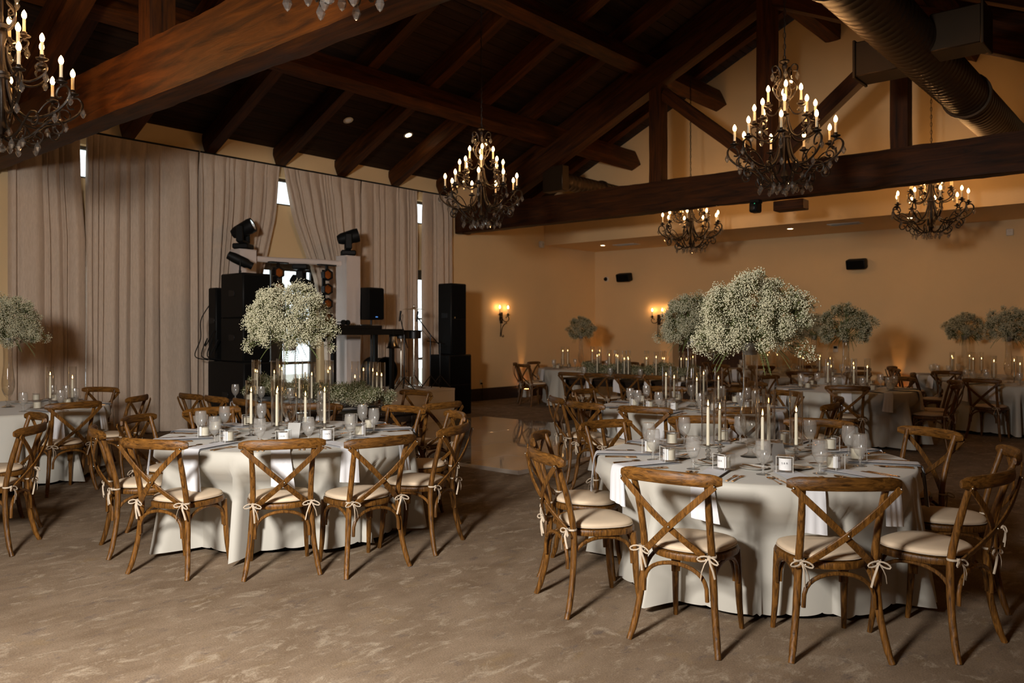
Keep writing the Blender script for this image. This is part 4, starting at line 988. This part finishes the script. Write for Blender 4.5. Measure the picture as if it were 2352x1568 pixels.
# ------------------------------------------------------------------ long wooden tables with a flower runner
def long_table(x0, x1, yc, place, front, back, ends, seed, hs):
    rnd = random.Random(seed); xm = (x0+x1)/2; L_ = x1-x0; D = .92
    t = root('long_table', (xm, yc, 0), 0); reg(t, 'long dark wooden dining table', 'table', place, 'long tables')
    n_ = 6
    for k in range(n_): obj('plank', MB().box((0, -D/2+(k+.5)*D/n_, .742), (L_, D/n_-.004, .036)).mesh('plank', 'dark_table', bevel=.003), t)
    obj('apron', MB().box((0, -D/2+.06, .68), (L_-.2, .03, .09)).box((0, D/2-.06, .68), (L_-.2, .03, .09)).box((-L_/2+.1, 0, .68), (.03, D-.12, .09)).box((L_/2-.1, 0, .68), (.03, D-.12, .09)).mesh('apron', 'dark_table'), t)
    for sx_ in (-1, 1):
        for sy_ in (-1, 1): obj('leg', MB().box((sx_*(L_/2-.12), sy_*(D/2-.09), .362), (.09, .09, .724)).mesh('leg', 'dark_table', bevel=.006), t)
        obj('stretcher', MB().box((sx_*(L_/2-.12), 0, .16), (.06, D-.2, .07)).mesh('stretcher', 'dark_table'), t)
    z = .762
    r = root('flower_runner', (xm, yc+.03, z+.085), 0); reg(r, "low runner of baby's breath and greenery", 'flowers', place, "baby's breath runners"); r.scale = (L_/2-.18, 1, 1)
    for nm, me in RUN_FOR(L_/2-.18): obj(nm, me, r, kind='stuff')
    for i in range(15):
        x = x0+.3+(L_-.6)*(i+.5)/15+rnd.uniform(-.05, .05); y = yc+rnd.choice((-.2, .2, -.27, .26, .30))+rnd.uniform(-.03, .03)
        candle_set(x, y, z, rnd.choice(hs), place, rnd, cyl=hurr_tall)
    for xs, yy, s in [(v, yc-D/2-.20, 1) for v in front]+[(v, yc+D/2+.20, -1) for v in back]:
        tn = R(rnd.uniform(-6, 6))
        if all(math.hypot(xs-a, yy-b_) > .50 for a, b_ in PLACED): chair(xs, yy, (0 if s > 0 else PI)+tn, place); PLACED.append((xs, yy))
        nq = obj('napkin', napkin_mesh(D/2, seed+int(xs*7)), None, (xs+.05, yc-s*D/2, z), (0, 0, PI if s > 0 else 0)); reg(nq, 'folded white napkin', 'napkin', place, 'white napkins')
        p = (xs+.04, yc-s*(D/2-.18), z+.001)
        f = put('boxed_candle_favour', FAV_FAR, (p[0], p[1], z+.016), 0 if s > 0 else PI); reg(f, 'boxed white candle favour', 'candle favour', place, 'boxed candle favours')
        g = single('water_goblet', goblet_me, (xs-.18*s, yc-s*(D/2-.14), z), 0); reg(g, 'frosted water goblet', 'goblet', place, 'water goblets')
    for xs, yy, rz in ends: chair(xs, yy, rz, place)
def RUN_FOR(half):
    # the shared runner is authored one metre either way; undo the stretch on the blossoms by rebuilding per table
    key = round(half, 2)
    if key not in RUNS: RUNS[key] = puff(int(half*100), int(300*half), 36, .060, .0060, R3=(1, .22, .17), runner=half)
    return RUNS[key]
RUNS = {}
def unscale():
    for o in bpy.data.objects:
        if o.name.startswith('flower_runner'): o.scale = (1, 1, 1)
long_table(-8.75, -6.15, 11.95, PL[11], [-8.15, -7.6, -7.0, -6.45], [-8.0, -7.2, -6.5], [], 21, (.25, .29, .29))
long_table(-8.95, -6.25, 5.42, PL[12], [-8.5, -7.95, -7.38, -6.83], [-8.45, -7.75, -6.95], [(-5.92, 5.5, PI/2)], 22, (.21, .25, .29))
unscale()

# acrylic table number stands
def tent(x, y, rz, place):
    t = root('table_sign', (x, y, TZ), rz); reg(t, 'small clear acrylic tent sign', 'table sign', place, 'acrylic table signs')
    for s in (-1, 1):
        obj('panel', MB().box((0, s*.028, .072), (.11, .003, .15), rot=Matrix.Rotation(s*R(20), 3, 'X')).mesh('panel', 'acrylic', smooth=False), t)
    obj('card', MB().box((0, -.032, .066), (.095, .001, .125), rot=Matrix.Rotation(-R(20), 3, 'X')).mesh('card', 'zinc', smooth=False), t)
for (r_, z_), rz_, p in (((1.60, 4.92), .3+TH, PL[1]), ((-1.62, 6.05), -.1+TH, PL[2])):
    x, y = RZ(r_, z_); tent(x, y, rz_, p)

# ------------------------------------------------------------------ stage, sound and light
SX0, SX1, SY0, SY1, SZ = -12.25, -10.2, 7.40, 10.3, .57
t = root('stage', ((SX0+SX1)/2, (SY0+SY1)/2, 0), 0, 'low white skirted stage by the curtains', 'stage')
obj('deck_top', MB().box((0, 0, SZ-.02), (SX1-SX0, SY1-SY0, .04)).mesh('deck_top', 'stage_white', bevel=.004), t)
obj('skirt', MB().box(((SX1-SX0)/2-.02, 0, SZ/2-.02), (.02, SY1-SY0, SZ-.04)).box((0, (SY1-SY0)/2-.02, SZ/2-.02), (SX1-SX0-.05, .02, SZ-.04)).box((0, -(SY1-SY0)/2+.02, SZ/2-.02), (SX1-SX0-.05, .02, SZ-.04)).mesh('skirt', 'stage_white', smooth=False), t)
def speaker(name, x0, x1, y0, y1, z0, z1, label, bands=1):
    """cabinet whose grille faces +X"""
    t = root(name, ((x0+x1)/2, (y0+y1)/2, z0), 0, label, 'loudspeaker'); w, d_, h = x1-x0, y1-y0, z1-z0
    obj('cabinet', MB().box((0, 0, h/2), (w, d_, h)).mesh('cabinet', 'black', bevel=.018), t)
    for k in range(bands):
        hb = (h-.04)/bands
        obj('grille', MB().box((w/2+.004, 0, .02+hb*(k+.5)), (.014, d_-.05, hb-.02)).mesh('grille', 'grille', bevel=.005), t)
    for s in (-1, 1):
        obj('side_handle', MB().box((0, s*(d_/2+.001), h*.55), (.16, .01, .09)).mesh('side_handle', 'steel_leg', bevel=.003), t)
    return t
speaker('subwoofer', -11.30, -10.75, 10.71, 11.31, 0, 1.14, 'black subwoofer cabinet standing on the carpet at the stage right end', 2)
sp = speaker('tower_speaker', -11.18, -10.82, 10.82, 11.24, 1.14, 2.49, 'tall black speaker tower on the subwoofer right of the stage', 2)
obj('badge', MB().box((.19, -.12, .7), (.006, .03, .03)).mesh('badge', 'chrome'), sp)
speaker('subwoofer', -11.78, -10.75, 6.45, 7.05, 0, 1.12, 'wide black subwoofer under the speaker stack left of the stage', 2)
speaker('stack_speaker', -11.45, -10.82, 6.48, 6.95, 1.12, 1.78, 'lower black speaker of the stack left of the stage')
speaker('stack_speaker', -11.45, -10.82, 6.48, 6.95, 1.78, 2.45, 'upper black speaker of the stack left of the stage')
speaker('amplifier_rack', -11.95, -11.72, 6.55, 6.95, 1.12, 2.26, 'slim black cabinet behind the speaker stack left of the stage')
for i, (a, b_) in enumerate((((-11.75, 6.47, 2.0), (-11.85, 6.3, 1.12)), ((-11.6, 6.46, 1.6), (-11.8, 6.38, 1.12)), ((-11.5, 6.47, 1.45), (-11.7, 6.42, 1.12)))):
    tag(obj('cable', MB().tube(path([a, (a[0]-.05, a[1]-.12, a[2]-.25), (b_[0]+.08, b_[1]+.03, b_[2]+.35), (b_[0], b_[1]-.02, b_[2]+.08), (b_[0]+.05, b_[1]+.17, b_[2]+.012)], 24), .008, 6).mesh('cable', 'black')), 'black cable, %s of three hanging beside the speaker stack' % ('outermost', 'middle', 'innermost')[i], 'cable', 'cables beside the speaker stack')
# white draped towers with a crossbar
def tower(x, y, z0, label):
    t = root('draped_tower', (x, y, z0), 0, label, 'lighting tower', 'white draped towers')
    m_ = MB()
    def fn(i, j):
        a = i/40*4; k = int(a) % 4; f = a-int(a); c = [(-.5, -.5), (.5, -.5), (.5, .5), (-.5, .5)]; p, q = c[k], c[(k+1) % 4]
        z = (2.90-z0)*j/14; u_ = p[0]+(q[0]-p[0])*f; v_ = p[1]+(q[1]-p[1])*f
        w = .30+.02*noise.noise(Vector((u_*4, v_*4, z*2.3+x)))
        return (u_*w, v_*w, z)
    m_.grid(fn, 40, 15, closed=True); obj('drape', m_.mesh('drape', 'drape_white', angle=60, recalc=True), t)
    obj('top_plate', MB().box((0, 0, 2.90-z0), (.31, .31, .02)).mesh('top_plate', 'drape_white', bevel=.005), t)
    obj('base_plate', MB().box((0, 0, .01), (.34, .34, .02)).mesh('base_plate', 'black'), t)
TY0, TY1, TX = 7.42, 8.98, -11.5
tower(-11.95, 7.16, 0, 'white draped lighting tower behind the left speaker stack')
tower(-11.55, 8.98, SZ, 'white draped lighting tower beside the pole speaker')
bar = obj('cross_bar', MB().tube(path([(-11.92, 7.31, 2.78), (-11.84, 7.7, 2.77), (-11.70, 8.4, 2.78), (-11.58, 8.84, 2.77)], 16), 1, 12, flat=(.05, .035)).mesh('cross_bar', 'drape_white'))
tag(bar, 'white wrapped crossbar between the two draped towers', 'crossbar')
def moving_head(x, y, z, rz, label, hang=False, tilt=25):
    t = root('moving_head_light', (x, y, z), rz, label, 'stage light', 'moving head lights'); f = -1 if hang else 1
    obj('base', MB().box((0, 0, f*.05), (.30, .26, .09)).mesh('base', 'black', bevel=.02), t)
    yk = obj('yoke', MB().box((0, 0, f*.125), (.30, .10, .05)).box((-.145, 0, f*.25), (.045, .12, .27)).box((.145, 0, f*.25), (.045, .12, .27)).mesh('yoke', 'black', bevel=.015), t)
    rot = Matrix.Rotation(R(tilt), 3, 'X')
    hd = MB().lathe([(.0, -.20), (.07, -.19), (.10, -.12), (.115, .02), (.125, .12), (.12, .185), (.095, .19), (.09, .18), (0, .18)], 18, axis='y')
    hd.v = [tuple(rot @ Vector(p)+Vector((0, 0, f*.33))) for p in hd.v]
    h = obj('head', hd.mesh('head', 'black', recalc=True), t)
    ln = MB().lathe([(0, .183), (.05, .187), (.09, .183)], 18, axis='y'); ln.v = [tuple(rot @ Vector(p)+Vector((0, 0, f*.33))) for p in ln.v]
    obj('lens', ln.mesh('lens', 'crystal'), h)
moving_head(-11.95, 7.16, 2.912, -.9, 'black moving head light on the left draped tower')
moving_head(-11.55, 8.98, 2.912, -.6, 'black moving head light on the right draped tower', tilt=15)
moving_head(-11.75, 8.14, 2.725, -.8, 'black moving head light hanging under the crossbar', True, -30)
# small spotlight on top of the speaker stack
t = root('spotlight', (-11.1, 6.6, 2.45), -.5, 'small black spotlight standing on the speaker stack', 'stage light')
obj('stand_yoke', MB().tube([(-.09, 0, .2), (-.09, 0, .04), (.09, 0, .04), (.09, 0, .2)], .01, 6).tube([(0, 0, 0), (0, 0, .05)], .02, 8).mesh('stand_yoke', 'black'), t)
b_ = MB().lathe([(0, -.2), (.06, -.19), (.075, -.1), (.075, .1), (.055, .14), (.055, .2), (0, .2)], 16, axis='y'); rot = Matrix.Rotation(R(-25), 3, 'X'); b_.v = [tuple(rot @ Vector(p)+Vector((0, 0, .2))) for p in b_.v]
obj('body', b_.mesh('body', 'black', recalc=True), t)
# hanging strips of hexagonal lamps
def hex_strip(x, y, z, n_, label):
    t = root('hexagon_light_strip', (x, y, z), 0, label, 'stage light', 'hexagon light strips')
    obj('hanger', MB().box((0, 0, 0), (.10, .34, .02)).box((0, 0, -.05), (.04, .04, .1)).mesh('hanger', 'black'), t)
    obj('spine', MB().box((-.05, -.03, -.08-n_*.125), (.03, .06, n_*.25)).mesh('spine', 'black'), t)
    for k in range(n_):
        zc = -.17-k*.25; hx = MB()
        ring = [(.095, -.05), (.105, .05), (.085, .055), (.075, -.03), (.0, -.03)]
        hx.lathe(ring, 6, axis='x'); h = obj('lamp_housing', hx.mesh('lamp_housing', 'black', smooth=False, recalc=True), t, (0, 0, zc), (R(90), 0, 0))
        obj('reflector', MB().lathe([(0, -.02), (.04, -.01), (.08, .03)], 6, axis='x').mesh('reflector', 'amber_reflector', smooth=False), h)
hex_strip(-11.80, 7.72, 2.73, 4, 'strip of black hexagon lamps hanging by the left draped tower')
hex_strip(-11.63, 8.58, 2.73, 5, 'longer strip of black hexagon lamps by the right draped tower')
# pole speaker
t = root('pole_speaker', (-11.33, 9.32, SZ), 0, 'black loudspeaker on a pole beside the draped tower', 'loudspeaker')
obj('pole', MB().tube([(0, 0, .02), (0, 0, 1.25)], .018, 10).mesh('pole', 'steel_leg'), t)
obj('base_plate', MB().lathe([(0, 0), (.13, 0), (.13, .015), (0, .02)], 24).mesh('base_plate', 'steel_leg', recalc=True), t)
cb_ = obj('cabinet', MB().box((0, 0, 1.50), (.30, .36, .57)).mesh('cabinet', 'black', bevel=.03, segs=2), t)
obj('grille', MB().box((.153, 0, 1.50), (.012, .32, .52)).mesh('grille', 'grille', bevel=.004), cb_)
obj('badge_light', MB().box((.161, -.01, 1.265), (.006, .05, .018)).mesh('badge_light', 'led'), cb_)
# mixing desk
t = root('stage_table', (-10.92, 8.72, SZ), 0, 'black disc jockey table with metal legs on the stage', 'table')
obj('desk_top', MB().box((0, 0, 1.0), (.6, 1.5, .10)).mesh('desk_top', 'black', bevel=.006), t)
for yy in (-.62, .25, .62):
    obj('leg', MB().box((.12, yy, .475), (.07, .07, .95)).mesh('leg', 'black', bevel=.004), t)
t = root('mixer', (-10.88, 8.55, SZ+1.05), 0, 'black mixing console on the stage table', 'mixer')
obj('body', MB().box((0, 0, .03), (.40, .95, .06)).mesh('body', 'black', bevel=.006), t)
for k in range(2): obj('jog_wheel', MB().lathe([(.095, .06), (.09, .075), (0, .078)], 20, c=(0, -.28+k*.56, 0)).mesh('jog_wheel', 'steel_leg', recalc=True), t)
for k in range(6): obj('fader_knob', MB().box((.05, -.1+k*.04, .068), (.02, .012, .016)).mesh('fader_knob', 'chrome'), t)
t = root('headphones', (-10.9, 8.42, SZ+1.112), .4, 'black headphones lying on the mixing console', 'headphones')
for s in (-1, 1): obj('ear_cup', MB().lathe([(0, -.02), (.042, -.018), (.045, .012), (.03, .02), (0, .02)], 16, c=(0, s*.07, .045), axis='y').mesh('ear_cup', 'black', recalc=True), t)
obj('headband', MB().tube([(0, -.07, .05), (-.08, -.075, .05), (-.13, -.04, .05), (-.14, 0, .05), (-.13, .04, .05), (-.08, .075, .05), (0, .07, .05)], .009, 8).mesh('headband', 'black'), t)
# percussion: timbales, cymbal, bell, microphones
def tripod(t, h, spread=.3, mat='steel_leg', rad=.011):
    obj('pole', MB().tube([(0, 0, .1), (0, 0, h)], rad, 8).mesh('pole', mat), t)
    for k in range(3):
        a = 2*PI*k/3+.4; obj('leg', MB().tube([(0, 0, .22), (spread*math.cos(a), spread*math.sin(a), .012)], rad*.8, 6).mesh('leg', mat), t)
for i, (yy, r_, nm) in enumerate(((9.66, .15, 'silver timbale drum on a stand, nearer the table'), (9.97, .13, 'silver timbale drum on a stand, nearer the cymbal'))):
    t = root('timbale', (-10.92, yy, SZ), 0, nm, 'drum', 'timbale drums')
    tripod(t, .88, .14, 'chrome')
    obj('shell', MB().lathe([(r_, .88), (r_, 1.02)], 24).mesh('shell', 'steel_leg', recalc=True), t)
    obj('drum_head', MB().lathe([(0, 1.021), (r_, 1.021)], 24).mesh('drum_head', 'china'), t)
    obj('hoop', MB().lathe([(r_, 1.0), (r_+.01, 1.0), (r_+.01, 1.03), (r_, 1.03), (r_, 1.0)], 24).mesh('hoop', 'black', recalc=True), t)
t = root('crash_cymbal', (-11.05, 10.09, SZ), 0, 'brass cymbal on a tall chrome stand on the stage', 'cymbal')
tripod(t, 1.42, .17, 'chrome', .012)
obj('cymbal', MB().lathe([(.21, 1.412), (.12, 1.425), (.045, 1.434), (.02, 1.455), (.005, 1.457)], 28).mesh('cymbal', 'brass'), t)
obj('wing_nut', MB().lathe([(.012, 1.457), (.014, 1.47), (.008, 1.50), (0, 1.505)], 10).mesh('wing_nut', 'chrome', recalc=True), t)
for i, (xx, yy, lean, lb) in enumerate(((-10.5, 9.36, -.10, 'black microphone on a boom stand nearer the table'), (-10.5, 9.98, -.35, 'black microphone on a boom stand left of the cymbal'), (-10.48, 10.2, .2, 'black boom stand at the right end of the stage'))):
    t = root('microphone_stand', (xx, yy, SZ), 0, lb, 'microphone stand', 'microphone stands'); tripod(t, .95 if i < 2 else .80, .20)
    if i < 2:
        obj('boom', MB().tube([(0, -lean*.8, .72), (0, 0, .95), (0, lean*.9, 1.26)], .009, 6).mesh('boom', 'steel_leg'), t)
        mic = MB().tube([(0, lean*.9-.02, 1.18), (0, lean*.9+.015, 1.36)], [.012, .018], 8); o = obj('microphone', mic.mesh('microphone', 'black'), t)
        obj('mic_cable', MB().tube(path([(0, lean*.9-.02, 1.18), (0, lean*.9+.06, 1.30), (0, lean*.9+.05, 1.1), (0, .03, .8), (0, .05, .3)], 20), .004, 5).mesh('mic_cable', 'black'), o)
    else:
        obj('boom', MB().tube([(0, -.32, .84), (0, 0, .80), (0, .12, .78)], .009, 6).mesh('boom', 'steel_leg'), t)
t = root('cowbell', (-10.62, 9.22, SZ+.72), 0, 'steel bell hanging below the percussion on the stage', 'bell')
obj('bell_body', MB().lathe([(.13, 0), (.10, .03), (.075, .13), (.06, .20), (0, .21)], 20).mesh('bell_body', 'chrome', recalc=True), t)
obj('hanger', MB().tube([(0, 0, .2), (0, 0, .30)], .006, 6).mesh('hanger', 'black'), t)
for i, yy in enumerate((9.60, 9.80)):
    t = root('drum_pedal', (-10.62, yy, SZ), .3*i, 'chrome drum pedal on the stage, %s of two' % ('nearer the table', 'nearer the cymbal')[i], 'drum pedal', 'drum pedals')
    obj('foot_plate', MB().box((0, 0, .035), (.26, .08, .012), rot=Matrix.Rotation(.2, 3, 'Y')).mesh('foot_plate', 'chrome', bevel=.003), t)
    obj('pedal_frame', MB().tube([(-.12, -.06, 0), (-.12, -.06, .2), (-.12, .06, .2), (-.12, .06, 0)], .01, 6).mesh('pedal_frame', 'chrome'), t)
    obj('beater', MB().tube([(-.12, 0, .2), (-.08, 0, .3)], .006, 6).lathe([(0, -.02), (.02, -.01), (.02, .01), (0, .02)], 8, c=(-.08, 0, .31)).mesh('beater', 'chrome'), t)
t = root('bass_drum', (-11.62, 9.74, SZ), 0, 'dark bass drum on the stage behind the table legs', 'drum')
obj('shell', MB().lathe([(.26, -.18), (.26, .18)], 28, c=(0, 0, .262), axis='x').mesh('shell', 'black', recalc=True), t)
obj('drum_head', MB().lathe([(0, .181), (.25, .181)], 28, c=(0, 0, .262), axis='x').mesh('drum_head', 'black', recalc=True), t)
for s in (-1, 1): obj('hoop', MB().lathe([(.26, s*.19-.015), (.272, s*.19-.015), (.272, s*.19+.015), (.26, s*.19+.015), (.26, s*.19-.015)], 28, c=(0, 0, .272), axis='x').mesh('hoop', 'steel_leg', recalc=True), t)
label_all()
